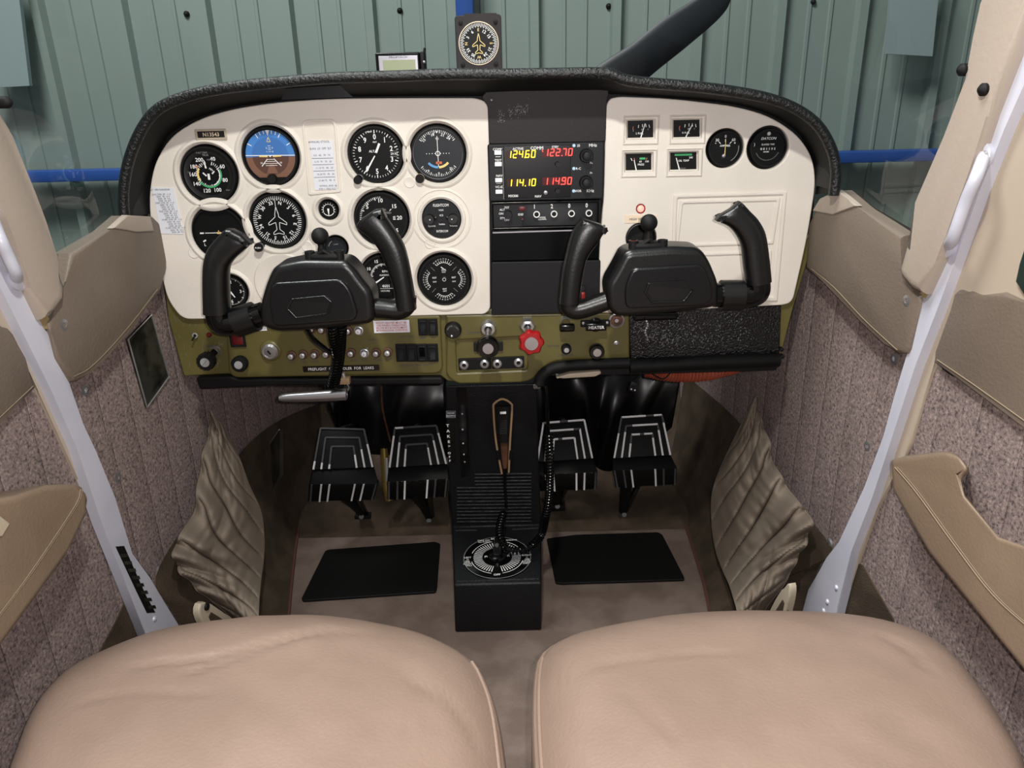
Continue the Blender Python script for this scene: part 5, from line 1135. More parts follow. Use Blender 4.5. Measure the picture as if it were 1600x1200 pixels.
t, s = at('flap_knob', 'black wedge knob on a chrome collar left of the heater plate', 883, 502, 'knob')
mb = MB(); mb.lathe([(8*s, 0), (8*s, .004), (6.5*s, .008)], M['chrome'], 24); mb.build('collar', t); mb = MB(); mb.box((2*s, -6*s, .013), (24*s, 12*s, .012), M['gloss'], .003); mb.build('lever', t)
t, s = at('heater_lever', 'black bracket lettered HEATER right of the mixture knob', 930, 506, 'lever')
mb = MB(); mb.plate([rpoly(rect(-23*s, -4*s, 23*s, 7*s), 2*s)], 0, .004, .001, M['matte']); mb.lathe([(11*s, 0), (11*s, .006), (9*s, .008), (0, .008)], M['gloss'], 32); mb.build('bracket', t)
mb = MB(); mb.box((0, -1*s, .011), (32*s, 12*s, .008), M['gloss'], .0015); mb.text('HEATER', 0, -1*s, 7*s, M['white'], .0155, w=24*s); mb.build('label_block', t)
for sx in (-19, 18): mb = MB(); mb.lathe([(2.4*s, .004), (2*s, .0055), (0, .0058)], M['chrome'], 12, Matrix.Translation((sx*s, 3*s, 0))); mb.build('screw', t)
t, s = at('lighter_socket', 'round silver rimmed lighter socket beside the glove shelf', 963, 500, 'socket')
mb = MB(); mb.lathe([(12*s, 0), (12*s, .003), (10*s, .004), (10*s, .001), (9*s, -.002)], M['chrome'], 36); mb.build('rim', t); mb = MB(); mb.lathe([(10*s, .0005), (0, .0015)], M['brownpaint'], 28); mb.lathe([(4*s, .001), (3*s, .004), (0, .004)], M['alu'], 20); mb.build('element', t)
t, s = at('panel_screw', 'small screw on the olive panel left of the glove shelf', 963, 536, 'screw')
mb = MB(); mb.lathe([(4.4*s, 0), (4*s, .0015), (2*s, .002), (1.8*s, .001), (0, .001)], M['alu'], 18); mb.build('head', t)
# headset jacks
for pts, lab in (([(716, 560), (768, 558), (768, 576), (717, 578)], 'left black plate with two headset jacks below the throttle'), ([(769, 558), (819, 556), (819, 574), (769, 576)], 'right black plate with two headset jacks below the throttle')):
    cx = sum(p[0] for p in pts)/4; cy = sum(p[1] for p in pts)/4; t, s = at('jack_plate', lab, cx, cy, 'jack plate', 'headset jack plates', PY-.006)
    mb = MB(); mb.plate([rpoly([(LP(x, y, PY-.006)[0]-t.location.x, LP(x, y, PY-.006)[1]-t.location.z) for x, y in pts], .002)], -.001, .003, .001, M['matte']); mb.build('plate', t)
    for dx in ((-17, 15) if cx < 768 else (-17, 16)):
        mb = MB(); T = Matrix.Translation((dx*s, .6*s*dx/16, 0)); mb.lathe([(7.2*s, .003), (7*s, .006), (5.2*s, .0075), (3.4*s, .0075), (3*s, .003), (0, .003)], M['chrome'], 24, T); mb.lathe([(3*s, .0045), (0, .0045)], M['matte'], 14, T); mb.build('jack', t)

# ================================================================= control yokes
YY = 0.945
def yoke(lab, cable, hub, plate, hexa, horn_cast, arm, horn_tube, elbow, sleeve, tips):
    cx = sum(p[0] for p in hub)/len(hub); cy = sum(p[1] for p in hub)/len(hub)
    t = thing('control_yoke', lab, 'control yoke', (0, 0, 0), rot=(0, 0, 0))
    T = lambda Y: Matrix.Translation((0, Y, 0)) @ Matrix.Rotation(PI/2, 4, 'X')
    def tip(mb, pts):
        Yt = YY-.010; mb.plate([rpoly([LP(x, y, Yt) for x, y in pts], .0015)], -.020, .001, .006, M['yoke'], T(Yt), res=6)
    mb = MB(); Yh = YY-.022; mb.plate([rpoly([LP(x, y, Yh) for x, y in hub], .010, 6)], -.052, 0, .009, M['yoke'], T(Yh), res=6)
    mb.build('hub_box', t)
    mb = MB(); Yp = Yh-.004
    P = rpoly([LP(x, y, Yp) for x, y in plate], .009, 6); H = rpoly([LP(x, y, Yp) for x, y in hexa], .001)
    mb.plate([P], -.008, 0, .003, M['yokegl'], T(Yp)); mb.build('cover_plate', t)
    c = sum((Vector(p) for p in H), Vector((0, 0)))/len(H); H2 = [c+(Vector(p)-c)*.88 for p in H]
    mb = MB(); mb.plate([H, H2], -.001, .0026, .0012, M['yokegl'], T(Yp), res=2); mb.plate([H2], -.001, .0012, .0001, M['yoke'], T(Yp), res=1); mb.build('emblem_plate', t)
    mb = MB(); mb.pairs(horn_cast, YY, M['yoke'], (.016, .012), 20, 5, [0]*len(horn_cast)); tip(mb, tips[0]); recalc(mb.build('grip', t))
    mb = MB(); mb.tube(cat([UY(x, y, YY) for x, y in arm], 5), .0125, M['yoke'], 16); mb.build('arm', t)
    mb = MB(); mb.pairs(horn_tube, YY, M['yoke'], (.0175, .012), 20, 5, [0]*len(horn_tube)); tip(mb, tips[1]); recalc(mb.build('grip', t))
    mb = MB(); mb.tube(cat([UY(x, y, YY) for x, y in elbow], 6), .0155, M['gloss'], 18); mb.build('elbow_tube', t)
    mb = MB(); mb.tube([UY(x, y, YY) for x, y in sleeve], .0195, M['yoke'], 18); mb.build('sleeve', t, 'dull black wrap around the glossy tube')
    a = UY(cx, cy, YY); mb = MB(); mb.cyl((a.x, YY+.01, a.z), (a.x, PY+.05, a.z), .013, M['alu'], 20); mb.cyl((a.x, PY-.03, a.z), (a.x, PY+.01, a.z), .024, M['matte'], 24); mb.build('shaft', t)
    return t
yl = yoke('left control yoke, black with a spiral cord hanging below', True,
     [(405, 509), (405, 476), (415, 442), (427, 416), (470, 407), (541, 408), (553, 419), (566, 438), (582, 457), (585, 500), (577, 507), (541, 511), (477, 518), (427, 520)],
     [(423, 447), (420, 476), (427, 511), (553, 502), (559, 490), (548, 454), (534, 436), (430, 442)], [(456, 466), (508, 461), (520, 471), (514, 490), (462, 497), (447, 482)],
     [((619, 482), (651, 482)), ((615, 450), (644, 436)), ((606, 423), (635, 392)), ((594, 393), (624, 368)), ((578, 372), (612, 350)), ((562, 360), (602, 336)), ((556, 354), (594, 329))],
     [(578, 480), (600, 482), (622, 484), (634, 478), (636, 462)],
     [((319, 488), (360, 488)), ((318, 442), (358, 444)), ((319, 412), (359, 419)), ((325, 390), (367, 405)), ((335, 376), (380, 393)), ((344, 366), (388, 386)), ((349, 361), (390, 382))],
     [(340, 486), (342, 500), (352, 506), (372, 503), (412, 490)], [(369, 504), (399, 494)], [[(555, 353), (562, 344), (581, 331), (596, 327), (603, 342), (590, 362), (570, 366), (561, 361)], [(345, 366), (350, 359), (360, 360), (376, 368), (392, 383), (381, 385), (373, 394), (352, 388)]])
yr = yoke('right control yoke, black with its left grip over the centre stack', False,
     [(950, 481), (946, 447), (960, 424), (974, 397), (984, 391), (1050, 386), (1095, 388), (1109, 407), (1124, 443), (1124, 476), (1112, 483), (1050, 490), (979, 496), (960, 495)],
     [(988, 419), (976, 452), (978, 483), (1098, 478), (1113, 471), (1114, 452), (1102, 419), (1093, 413)], [(1012, 442), (1069, 438), (1084, 452), (1071, 470), (1017, 472), (1006, 457)],
     [((873, 472), (905, 472)), ((878, 424), (911, 430)), ((884, 395), (918, 402)), ((891, 368), (934, 380)), ((899, 354), (942, 366)), ((905, 346), (948, 362)), ((909, 342), (951, 361))],
     [(889, 466), (890, 479), (902, 484), (930, 476), (958, 466)],
     [((1166, 444), (1204, 437)), ((1162, 418), (1201, 405)), ((1158, 385), (1195, 365)), ((1149, 366), (1184, 343)), ((1138, 354), (1172, 330)), ((1126, 348), (1162, 319)), ((1121, 345), (1158, 316))],
     [(1184, 440), (1184, 455), (1176, 461), (1160, 461), (1115, 461)], [(1126, 461), (1160, 461)], [[(905, 352), (911, 342), (925, 347), (940, 352), (952, 362), (942, 364), (934, 374), (906, 366)], [(1120, 346), (1127, 338), (1146, 327), (1159, 315), (1163, 327), (1178, 342), (1158, 366), (1144, 350), (1132, 344), (1124, 348)]])

def ball_mount(lab, bx, by, base, redm=False):
    Y = YY-.004; c = UY(bx, by, Y); t = thing('ball_mount', lab, 'mount', (c.x, Y, c.z)); s = SC(c)
    mb = MB(); mb.ball((0, 0, 0), 13.5*s, M['matte'], n=28); o = mb.build('ball', t)
    mb = MB(); mb.lathe([(7*s, -36*s), (6.5*s, -22*s), (5*s, -16*s), (5.5*s, -11*s)], M['matte'], 20, Matrix.Rotation(-PI/2, 4, 'X') @ Matrix.Identity(4)); mb.build('neck', t)
    mb = MB(); y0_ = -(base[0]-by)*s; mb.box((base[1]*s, y0_-2*s, 0), (46*s, 12*s, .022), M['matte'], .004); mb.tube([(-14*s+base[1]*s, y0_-2*s, .006), (base[1]*s, y0_+8*s, .008), (14*s+base[1]*s, y0_-2*s, .006)], 4*s, M['matte'], 8); mb.build('clamp', t)
    for k, sx in enumerate((-23, 23)):
        mb = MB(); X = (base[1]+sx)*s; T_ = Matrix.Translation((X, y0_-6*s, .004)) @ Matrix.Rotation(-PI/2, 4, 'X'); mb.lathe([(7.8*s, -6*s), (7.8*s, 13*s), (5*s, 13*s), (5*s, 9*s), (0, 9*s)], M['matte'], 24, T_)
        if redm and k == 0: mb.lathe([(8*s, 12.6*s), (5*s, 13.4*s)], M['darkred'], 24, T_)
        mb.lathe([(3*s, 9*s), (2.5*s, 10.5*s), (0, 10.5*s)], M['radio'], 6, T_); mb.build('bolt_cup', t)
ball_mount('black rubber ball mount clamped on top of the left yoke', 500, 369, (398, 5))
ball_mount('black rubber ball mount on the right yoke with a reddish bolt cup', 1014, 348, (381, -1), True)
# yoke cords
t = thing('yoke_cord', 'black spiral cord hanging from the left yoke past the switch panel', 'cord', (0, 0, 0), rot=(0, 0, 0))
mb = MB(); mb.coil(cat([UY(519, 506, YY), UY(522, 530, YY+.02), UY(527, 556, YY+.045), UY(524, 580, YY+.06), UY(518, 604, YY+.08)], 8), .0060, .0017, .0062, M['gloss']); mb.build('coil', t)
mb = MB(); mb.coil(cat([UY(534, 506, YY+.006), UY(533, 530, YY+.03), UY(531, 556, YY+.055), UY(527, 580, YY+.07), UY(522, 604, YY+.09)], 8), .0060, .0017, .0062, M['gloss']); mb.build('coil', t)
mb = MB(); mb.tube(cat([UY(480, 514, YY), UY(490, 530, YY+.02), UY(510, 546, YY+.04), UY(524, 552, YY+.05)], 6), .0035, M['gloss'], 8); mb.build('straight_cable', t)

# ================================================================= parking brake, bracket
t = thing('parking_brake_handle', 'silver tapered parking brake handle sticking out under the left switch panel', 'handle', (0, 0, 0), rot=(0, 0, 0))
mb = MB(); mb.pairs([((437, 617), (438, 625)), ((448, 614.5), (449, 627)), ((490, 611.5), (490, 627)), ((536, 608), (537, 625)), ((541, 608), (542, 624))], PY-.05, M['alu'], .007, 16, 4); recalc(mb.build('grip', t))
mb = MB(); mb.cyl(UY(538, 616, PY-.05), UY(542, 600, PY+.03), .004, M['alu']); mb.build('rod', t)
t = thing('cable_bracket', 'small tan bracket with a bolt behind the yoke cord', 'bracket', (0, 0, 0), rot=(0, 0, 0))
mb = MB(); c = UY(539, 594, PY-.02); mb.box(c, (.016, .012, .010), M['beige'], .001); mb.cyl(c+Vector((0, 0, .0)), c+Vector((-.002, 0, .012)), .0035, M['chrome'], 10); mb.build('bracket', t)
mb = MB(); mb.tube(cat([c, UY(545, 606, PY-.02), UY(540, 616, PY-.02), UY(536, 625, PY-.01)], 4), .0008, M['silver'], 6); mb.build('wire', t)

# ================================================================= pedestal
def build_pedestal():
    t = thing('pedestal', 'black centre pedestal with louvres and fuel selector between the pedals', 'pedestal', (0, 1.05, FZ), rot=(0, 0, 0))
    W0 = Vector((0, 1.05, FZ))
    def prof_pts():
        # (y,z) stations from floor front up to the panel, with left/right px
        return [UZ(710, 988, FZ).yz, ]
    f0 = UZ(778, 987, FZ); Yf = f0.y
    z1 = UY(778, 912, Yf+.004).z
    st = [(Yf, FZ, 711, 846, 987), (Yf+.004, z1, 709, 846, 912)]
    # dial top surface tilt
    d = UY(775, 822, 1.20); st.append((1.20, d.z, 706, 846, 822))
    d = UY(775, 733, 1.175); st.append((1.175, d.z, 700, 842, 733))
    d = UY(772, 601, 1.135); st.append((1.135, d.z, 695, 839, 601))
    V = []; XL = []; XR = []
    for (y, z, a, b, py) in st:
        L = UY(a, py, y).x; R = UY(b, py, y).x; XL.append(L); XR.append(R)
    bm = bmesh.new(); A = []; B = []
    back = [(1.26, st[-1][1]+0.01), (1.34, FZ)]
    Ls = [bm.verts.new((XL[i], st[i][0], st[i][1])) for i in range(5)]+[bm.verts.new((XL[4], *back[0])), bm.verts.new((XL[0], *back[1]))]
    Rs = [bm.verts.new((XR[i], st[i][0], st[i][1])) for i in range(5)]+[bm.verts.new((XR[4], *back[0])), bm.verts.new((XR[0], *back[1]))]
    n = 7
    for i in range(n): bm.faces.new((Ls[i], Rs[i], Rs[(i+1) % n], Ls[(i+1) % n]))
    bm.faces.new(list(reversed(Ls))); bm.faces.new(Rs)
    bmesh.ops.recalc_face_normals(bm, faces=bm.faces)
    bmesh.ops.bevel(bm, geom=bm.edges[:], offset=.0035, segments=3, profile=.5, affect='EDGES'); bm.verts.index_update()
    mb = MB(); mb.add([v.co-W0 for v in bm.verts], [[v.index for v in f.verts] for f in bm.faces], M['pedestal'], True); bm.free(); mb.build('housing', t)
    # frames on faces
    def frame(i):
        a = Vector((0, st[i][0], st[i][1])); b = Vector((0, st[i+1][0], st[i+1][1])); v = (b-a).normalized(); u = Vector((1, 0, 0)); nn = u.cross(v).normalized()
        return a, u, v, (nn if nn.dot(CAM-a) > 0 else -nn)
    def hit(i, px, py, off=0):
        a, u, v, nn = frame(i); d_ = ray(px, py); tt = ((a+nn*off)-CAM).dot(nn)/d_.dot(nn); return CAM+d_*tt
    # fuel selector plate
    a, u, v, nn = frame(1); c = hit(1, 777, 872); s = SC(c)
    Rl = (hit(1, 830, 871)-hit(1, 724, 873)).length/2
    Q = Matrix.Translation(c-W0+nn*.0004) @ Matrix(((u.x, v.x, nn.x, 0), (u.y, v.y, nn.y, 0), (u.z, v.z, nn.z, 0), (0, 0, 0, 1)))
    mb = MB(); k = Rl; mb.lathe([(k, -.002), (k, .0012), (k*.98, .0018), (0, .0018)], M['gloss'], 64, Q); mb.arc(k*.975, k*.995, 0, 2*PI, M['dim'], .0021, 60, T=Q)
    for i in range(54):
        ang = 90-360*i/54
        if 252 < (ang % 360) < 288: 
            if 262 < (ang % 360) < 278: continue
        q = math.radians(ang); mb.line(k*.44*math.cos(q), k*.44*math.sin(q), k*.70*math.cos(q), k*.70*math.sin(q), k*.016, M['white'], .0021, k*.030, T=Q)
    for a0, a1 in ((15, 78), (102, 165), (195, 258), (282, 345)): mb.arc(k*.76, k*.78, math.radians(a0), math.radians(a1), M['white'], .0021, 20, T=Q)
    for tx, x, y, z_ in (('OFF', 0, -.82, .09), ('LEFT', -.87, 0, .08), ('RIGHT', .87, .05, .08), ('BOTH', -.05, .9, .09), ('TAKE OFF', -.42, .83, .07), ('ALL FLIGHT', -.40, .75, .06), ('LANDING', .40, .82, .07), ('FUEL', -.24, .02, .10), ('TOR', .24, .05, .10), ('19', -.87, -.10, .06), ('GAL', -.87, -.17, .06), ('LEVEL', -.87, -.24, .06), ('FLIGHT', -.86, -.31, .06), ('ONLY', -.82, -.38, .06), ('19', .87, -.06, .06), ('GAL', .88, -.13, .06), ('LEVEL', .87, -.20, .06), ('FLIGHT', .86, -.27, .06), ('ONLY', .84, -.34, .06), ('CESSNA', -.03, -.22, .06)):
        mb.text(tx, x*k, y*k, z_*k*1.25, M['white'], .0022, bold=.02, T=Q)
    mb.build('fuel_selector_plate', t)
    mb = MB(); mb.lathe([(k*.30, .002), (k*.28, .010), (k*.16, .014), (0, .014)], M['gloss'], 40, Q); mb.build('selector_hub', t)
    mb = MB(); V = [(x*k, y*k, z) for x, y, z in ((-.13, -.12, .012), (.13, -.12, .012), (.10, .62, .010), (-.10, .62, .010), (-.08, -.10, .026), (.08, -.10, .026), (.05, .58, .020), (-.05, .58, .020))]
    mb.add(V, [(4, 5, 6, 7), (0, 1, 5, 4), (1, 2, 6, 5), (2, 3, 7, 6), (3, 0, 4, 7)], M['black'], False, Q); mb.lathe([(k*.07, .02), (k*.06, .028), (0, .028)], M['chrome'], 16, Q); mb.build('selector_handle', t)
    # louvres on the face i=2
    mb = MB(); a, u, v, nn = frame(2)
    rows = 15
    for i in range(rows):
        py = 741+i*5.3; x0_ = 714 if i > 3 else 742; x1_ = 830
        p0 = hit(2, x0_, py, .0006); p1 = hit(2, x1_, py-1, .0006)
        mb.tube([p0-W0, p1-W0], .0021, M['pedestal'], 8)
    o = mb.build('louvres', t)
    # ridge lines in front of the dial
    for py, xa, xb in ((909, 714, 842),): mb = MB(); mb.tube([hit(1, xa, py, .0002)-W0, hit(1, xb, py-4, .0002)-W0], .0022, M['pedestal'], 8); mb.build('edge_ridge', t)
    mb = MB(); mb.tube([hit(1, 712, 829, .0)-W0, hit(1, 745, 828, .0)-W0], .002, M['pedestal'], 8); mb.tube([hit(1, 800, 827, .0)-W0, hit(1, 842, 825, .0)-W0], .002, M['pedestal'], 8); mb.build('edge_ridge', t)
    # trim wheel slot on face 3
    def bnd(px0, py0, px1, py1, i): return hit(i, px0, py0, .001)-W0, hit(i, px1, py1, .001)-W0
    a, u, v, nn = frame(3)
    p0 = hit(3, 721, 606); p1 = hit(3, 728, 745)
    mb = MB(); w_ = .0085
    V = [p0-u*w_, p0+u*w_, p1+u*w_, p1-u*w_]; mb.add([q-W0+nn*.0006 for q in V], [(0, 1, 2, 3)], M['gloss'], False); mb.build('trim_slot', t)
    m = (p0+p1)/2; Rw = (p1-p0).length*.52; vv = (p0-p1).normalized()
    cw = m-nn*(Rw*.78)
    tw = MB(); Qw = Matrix.Translation(cw-W0) @ Matrix(((vv.x, nn.x, u.x, 0), (vv.y, nn.y, u.y, 0), (vv.z, nn.z, u.z, 0), (0, 0, 0, 1)))
    tw.lathe([(Rw*.3, -.0065), (Rw*.97, -.0065), (Rw, -.003), (Rw, .003), (Rw*.97, .0065), (Rw*.3, .0065)], M['matte'], 96, Qw, knurl=24, kd=.03); o = tw.build('trim_wheel', t)
    s2 = MB()
    for i in range(24): q = 2*PI*i/24; s2.ball(Qw @ Vector((Rw*1.035*math.cos(q), Rw*1.035*math.sin(q), 0)), .0017, M['satin'], n=8)
    s2.build('grip_stud', o)
    # placard and indicator slot at its left
    def flatq(pts, i, m_, off): mb = MB(); mb.add([hit(i, x, y, off)-W0 for x, y in pts], [(0, 1, 2, 3)], m_, False); return mb
    mb = flatq([(697, 642), (712, 642), (712, 653), (697, 653)], 3, M['dim'], .0008); P = [hit(3, x, y, .001)-W0 for x, y in ((698, 643), (711, 643), (711, 652), (698, 652))]; mb.add(P, [(0, 1, 2, 3)], M['ink'], False)
    Qp = lambda px, py: Matrix.Translation(hit(3, px, py, .0013)-W0) @ Matrix(((u.x, v.x, nn.x, 0), (u.y, v.y, nn.y, 0), (u.z, v.z, nn.z, 0), (0, 0, 0, 1)))
    mb.text('NOSE', 0, 0, 4*s, M['white'], T=Qp(704.5, 645.5)); mb.text('DOWN', 0, 0, 4*s, M['white'], T=Qp(704.5, 649.8)); mb.build('nose_down_placard', t)
    mb = flatq([(703, 657), (709, 657), (712, 724), (705, 724)], 3, M['gloss'], .0009)
    for i, ch in enumerate('TAKE'): mb.text(ch, 0, 0, 7*s, M['white'], T=Qp(699.5+i*.6, 665+i*8.4), bold=.03)
    mb.text('>', 0, 0, 7*s, M['white'], T=Qp(702, 697))
    for i, ch in enumerate('OFF'): mb.text(ch, 0, 0, 6*s, M['white'], T=Qp(702+i*.5, 708+i*6), bold=.03)
    mb.build('trim_scale', t)
    return hit, W0
hit, W0 = build_pedestal()

# microphone clipped on the pedestal
def build_mic():
    t = thing('microphone', 'black hand microphone hanging in a beige loop on the pedestal', 'microphone', (0, 0, 0), rot=(0, 0, 0))
    H = lambda x, y, o=.012: hit(3 if y < 733 else 2 if y < 822 else 1, x, y, o)
    def body(prs, m, o0, th, name):
        mb = MB(); L = cat([H(a, y, o0) for a, b, y in prs], 5); R = cat([H(b, y, o0) for a, b, y in prs], 5); V = []; F = []; n = 14
        nn = Vector((0, -.97, .2)).normalized()
        for l, r in zip(L, R):
            c = (l+r)/2; a = (r-l)/2
            for k in range(n): q = 2*PI*k/n; V.append(c+a*math.copysign(abs(math.cos(q))**.6, math.cos(q))+nn*th*math.copysign(abs(math.sin(q))**.6, math.sin(q)))
        for i in range(len(L)-1):
            for k in range(n): F.append((i*n+k, i*n+(k+1) % n, (i+1)*n+(k+1) % n, (i+1)*n+k))
        F.append(tuple(range(n))); F.append(tuple((len(L)-1)*n+k for k in range(n)))
        mb.add(V, F, m); return recalc(mb.build(name, t))
    body([(776, 797, 634), (774, 799, 640), (776, 797, 660), (779, 796, 682), (780, 795, 690)], M['black'], .014, .010, 'body')
    body([(782, 795, 680), (782, 794, 700), (784, 794, 720), (786, 792, 731)], M['brownpaint'], .012, .006, 'lower_body')
    mb = MB(); c = H(786, 645, .0255); mb.box(c, (.010, .002, .004), M['white'], .0006); mb.build('label_tab', t)
    mb = MB()
    for i in range(9): a = H(781, 657+i*2.6, .0235); b = H(792, 657+i*2.6, .0235); mb.tube([a, b], .0007, M['radio'], 6)
    mb.build('push_to_talk_ribs', t)
    mb = MB(); mb.tube(cat([H(784, 740, .014), H(775, 690, .016), H(771, 640, .016), H(773, 630, .016), H(785, 623.5, .016), H(798, 630, .016), H(800, 640, .016), H(797, 690, .016), H(795, 738, .014)], 6), .0018, M['beige'], 8)
    mb.build('beige_loop', t, 'beige wire loop')
    for (x, y) in ((777, 710), (799, 710)):
        mb = MB(); mb.cyl(H(x, y-7, .016), H(x+(2 if x < 785 else -1), y+7, .016), .0034, M['matte'], 10); mb.build('loop_sleeve', t)
    mb = MB(); mb.tube(cat([H(789, 728, .012), H(789, 760, .010), H(791, 790, .012), H(787, 800, .02)], 6), .0026, M['gloss'], 8); mb.build('straight_cord', t)
    P = [hit(2, 787, 800, .022), hit(1, 781, 825, .040), hit(1, 783, 843, .034), hit(1, 793, 858, .026), hit(1, 812, 861, .022), hit(1, 832, 852, .030), UY(846, 835, 1.13), UY(853, 805, 1.10), UY(858, 770, 1.09), UY(859, 720, 1.08), UY(857, 678, 1.08)]
    mb = MB(); mb.coil(cat(P, 8), .0060, .0016, .0060, M['gloss']); mb.build('coiled_cord', t)
    mb = MB(); mb.tube(cat([UY(857, 680, 1.08), UY(855, 640, 1.08), UY(853, 605, 1.08), UY(848, 602, 1.085), UY(838, 603, 1.1)], 5), .0028, M['gloss'], 8); mb.build('straight_cord', t)
    mb = MB(); mb.cyl(UY(842, 603, 1.095), UY(836, 604, 1.10), .0045, M['chrome'], 12); mb.build('plug', t)
build_mic()

# ================================================================= pedals
def build_pedals():
    specs = [((500, 668), (570, 670), (584, 730), (488, 734), (591, 756), (584, 781), (482, 784), (484, 757), (568, 806), 'outer left rudder pedal with dull scuffed white lines, nearest the left pocket'),
             ((616, 668), (683, 664), (699, 725), (607, 731), (701, 748), (698, 776), (605, 781), (605, 753), (672, 812), 'left inner rudder pedal, just left of the pedestal'),
             ((846, 660), (914, 655), (927, 716), (846, 722), (934, 738), (932, 764), (846, 768), (846, 742), (870, 790), 'right inner rudder pedal partly behind the microphone cord'),
             ((970, 651), (1035, 647), (1049, 711), (958, 716), (1058, 732), (1057, 757), (962, 762), (957, 735), (973, 803), 'outer right rudder pedal with bright white lines, nearest the right pocket')]
    for n_, (a, b, c, d, e, f, g, h, ft, lab) in enumerate(specs):
        t = thing('rudder_pedal', lab, 'pedal', (0, 0, 0), 'rudder pedals', (0, 0, 0))
        if n_ == 2: a = (848, 660); d = (838, 722); g = (840, 768); h = (836, 742)
        Yt, Ym, Yb, Yc = 1.325, 1.275, 1.262, 1.285
        A, B, Cc, D = UY(*a, Yt), UY(*b, Yt), UY(*c, Ym), UY(*d, Ym)
        E, F_, G, H = UY(*e, Yb-.006), UY(*f, Yc-.02), UY(*g, Yc-.02), UY(*h, Yb-.006)
        nn = (B-A).cross(D-A).normalized(); nn = nn if nn.dot(CAM-A) > 0 else -nn
        def slab(P, th, m, nv, nm):
            bm = bmesh.new(); X = [bm.verts.new(p) for p in P]; Z = [bm.verts.new(p-nv*th) for p in P]; bm.faces.new(X); bm.faces.new(list(reversed(Z)))
            for i in range(len(P)): bm.faces.new((X[i], Z[i], Z[(i+1) % len(P)], X[(i+1) % len(P)]))
            bmesh.ops.recalc_face_normals(bm, faces=bm.faces); bmesh.ops.bevel(bm, geom=bm.edges[:], offset=.0015, segments=2, profile=.5, affect='EDGES'); bm.verts.index_update()
            mb = MB(); mb.add([v.co.copy() for v in bm.verts], [[v.index for v in q.verts] for q in bm.faces], m); bm.free(); return mb
        slab([A, B, Cc, D], .010, M['rubber'], nn, '').build('brake_plate', t)
        # raised ribs, worn bright in places
        mb = MB()
        def inset(k, top): # k inset 0..1
            tl = A.lerp(B, k).lerp(D.lerp(Cc, k), top); tr = B.lerp(A, k).lerp(Cc.lerp(D, k), top)
            bl = D.lerp(Cc, k*.95); br = Cc.lerp(D, k*.95); return bl, tl, tr, br
        for j, (k, tp) in enumerate(((.02, .02), (.155, .24), (.29, .46))):
            bl, tl, tr, br = inset(k, tp)
            for si, (p, q) in enumerate(((bl, tl), (tl, tr), (tr, br))):
                segs = 5
                for q_ in range(segs):
                    p0 = p.lerp(q, q_/segs); p1 = p.lerp(q, (q_+1)/segs)
                    low = (q_ if si == 0 else segs-1-q_)
                    on = (low < {0: (1, 3), 1: (4, 4), 2: (5, 5), 3: (3+j % 2, 4)}[n_][si//2]) if si != 1 else (n_ > 1 and q_ != (j*2+n_) % 5) or (n_ == 1 and j == 0 and q_ == 0)
                    dv = (p1-p0).normalized(); sd = dv.cross(nn)*.0016; o_ = nn*.0022
                    mb.add([p0+sd+o_, p0-sd+o_, p1-sd+o_, p1+sd+o_, p0+sd*1.2, p0-sd*1.2, p1-sd*1.2, p1+sd*1.2], [(0, 1, 2, 3), (0, 4, 5, 1), (2, 6, 7, 3), (1, 5, 6, 2), (3, 7, 4, 0)], M['white'] if on else M['ribgrey'], False)
        mb.build('ribs', t)
        n2 = (Cc-D).cross(G-D).normalized(); n2 = n2 if n2.dot(CAM-A) > 0 else -n2
        slab([D-nn*.004, Cc-nn*.004, E, H], .008, M['rubber'], nn, '').build('middle_band', t)
        n3 = (E-H).cross(G-H).normalized(); n3 = n3 if n3.dot(CAM-H) > 0 else -n3
        slab([H, E, F_, G], .012, M['crinkle'] if n_ in (1, 2) else M['rubber'], n3, '').build('foot_bar', t)
        for fq in (.03, .17, .29, .66, .79, .97):
            mb = MB()
            p0 = H.lerp(E, fq)+n3*.0018; p1 = G.lerp(F_, fq)+n3*.0018; sd = Vector((.0016, 0, 0)); on = .1 < fq < .9 and random.random() < .75
            mb.add([p0-sd, p0+sd, p1+sd, p1-sd, p0-sd*1.1-n3*.002, p0+sd*1.1-n3*.002, p1+sd*1.1-n3*.002, p1-sd*1.1-n3*.002], [(0, 1, 2, 3), (0, 4, 7, 3), (1, 5, 6, 2), (0, 1, 5, 4), (3, 2, 6, 7)], M['white'] if on else M['ribgrey'], False); mb.build('bar_rib', t)
        top = (G+F_)/2+Vector((0, .012, .01)); fo = UY(*ft, 1.385); fz = fo.z
        fx = fo.x
        mb = MB(); mb.tube([Vector((fx-.012, top.y, top.z)), Vector((fx-.004, 1.335, (top.z+fz)/2)), Vector((fx, 1.385, fz+.004))], [.013, .011, .009], M['matte'], 8); mb.tube([Vector((fx+.015, top.y, top.z)), Vector((fx+.005, 1.385, fz+.006))], .006, M['gloss'], 8)
        mb.box((fx, 1.392, fz-.001), (.034, .036, .014), M['matte'], .002); mb.build('pivot_arm', t)
        mb = MB(); mb.cyl((fx, 1.376, fz+.008), (fx, 1.364, fz+.010), .005, M['chrome'], 10); mb.build('pivot_bolt', t)
        mb = MB(); mb.tube([(A+B)/2-nn*.006, Vector(((A+B).x/2, 1.40, (A+B).z/2-.03)), Vector(((A+B).x/2, 1.46, (A+B).z/2-.09))], .006, M['matte'], 8); mb.build('push_rod', t)
build_pedals()

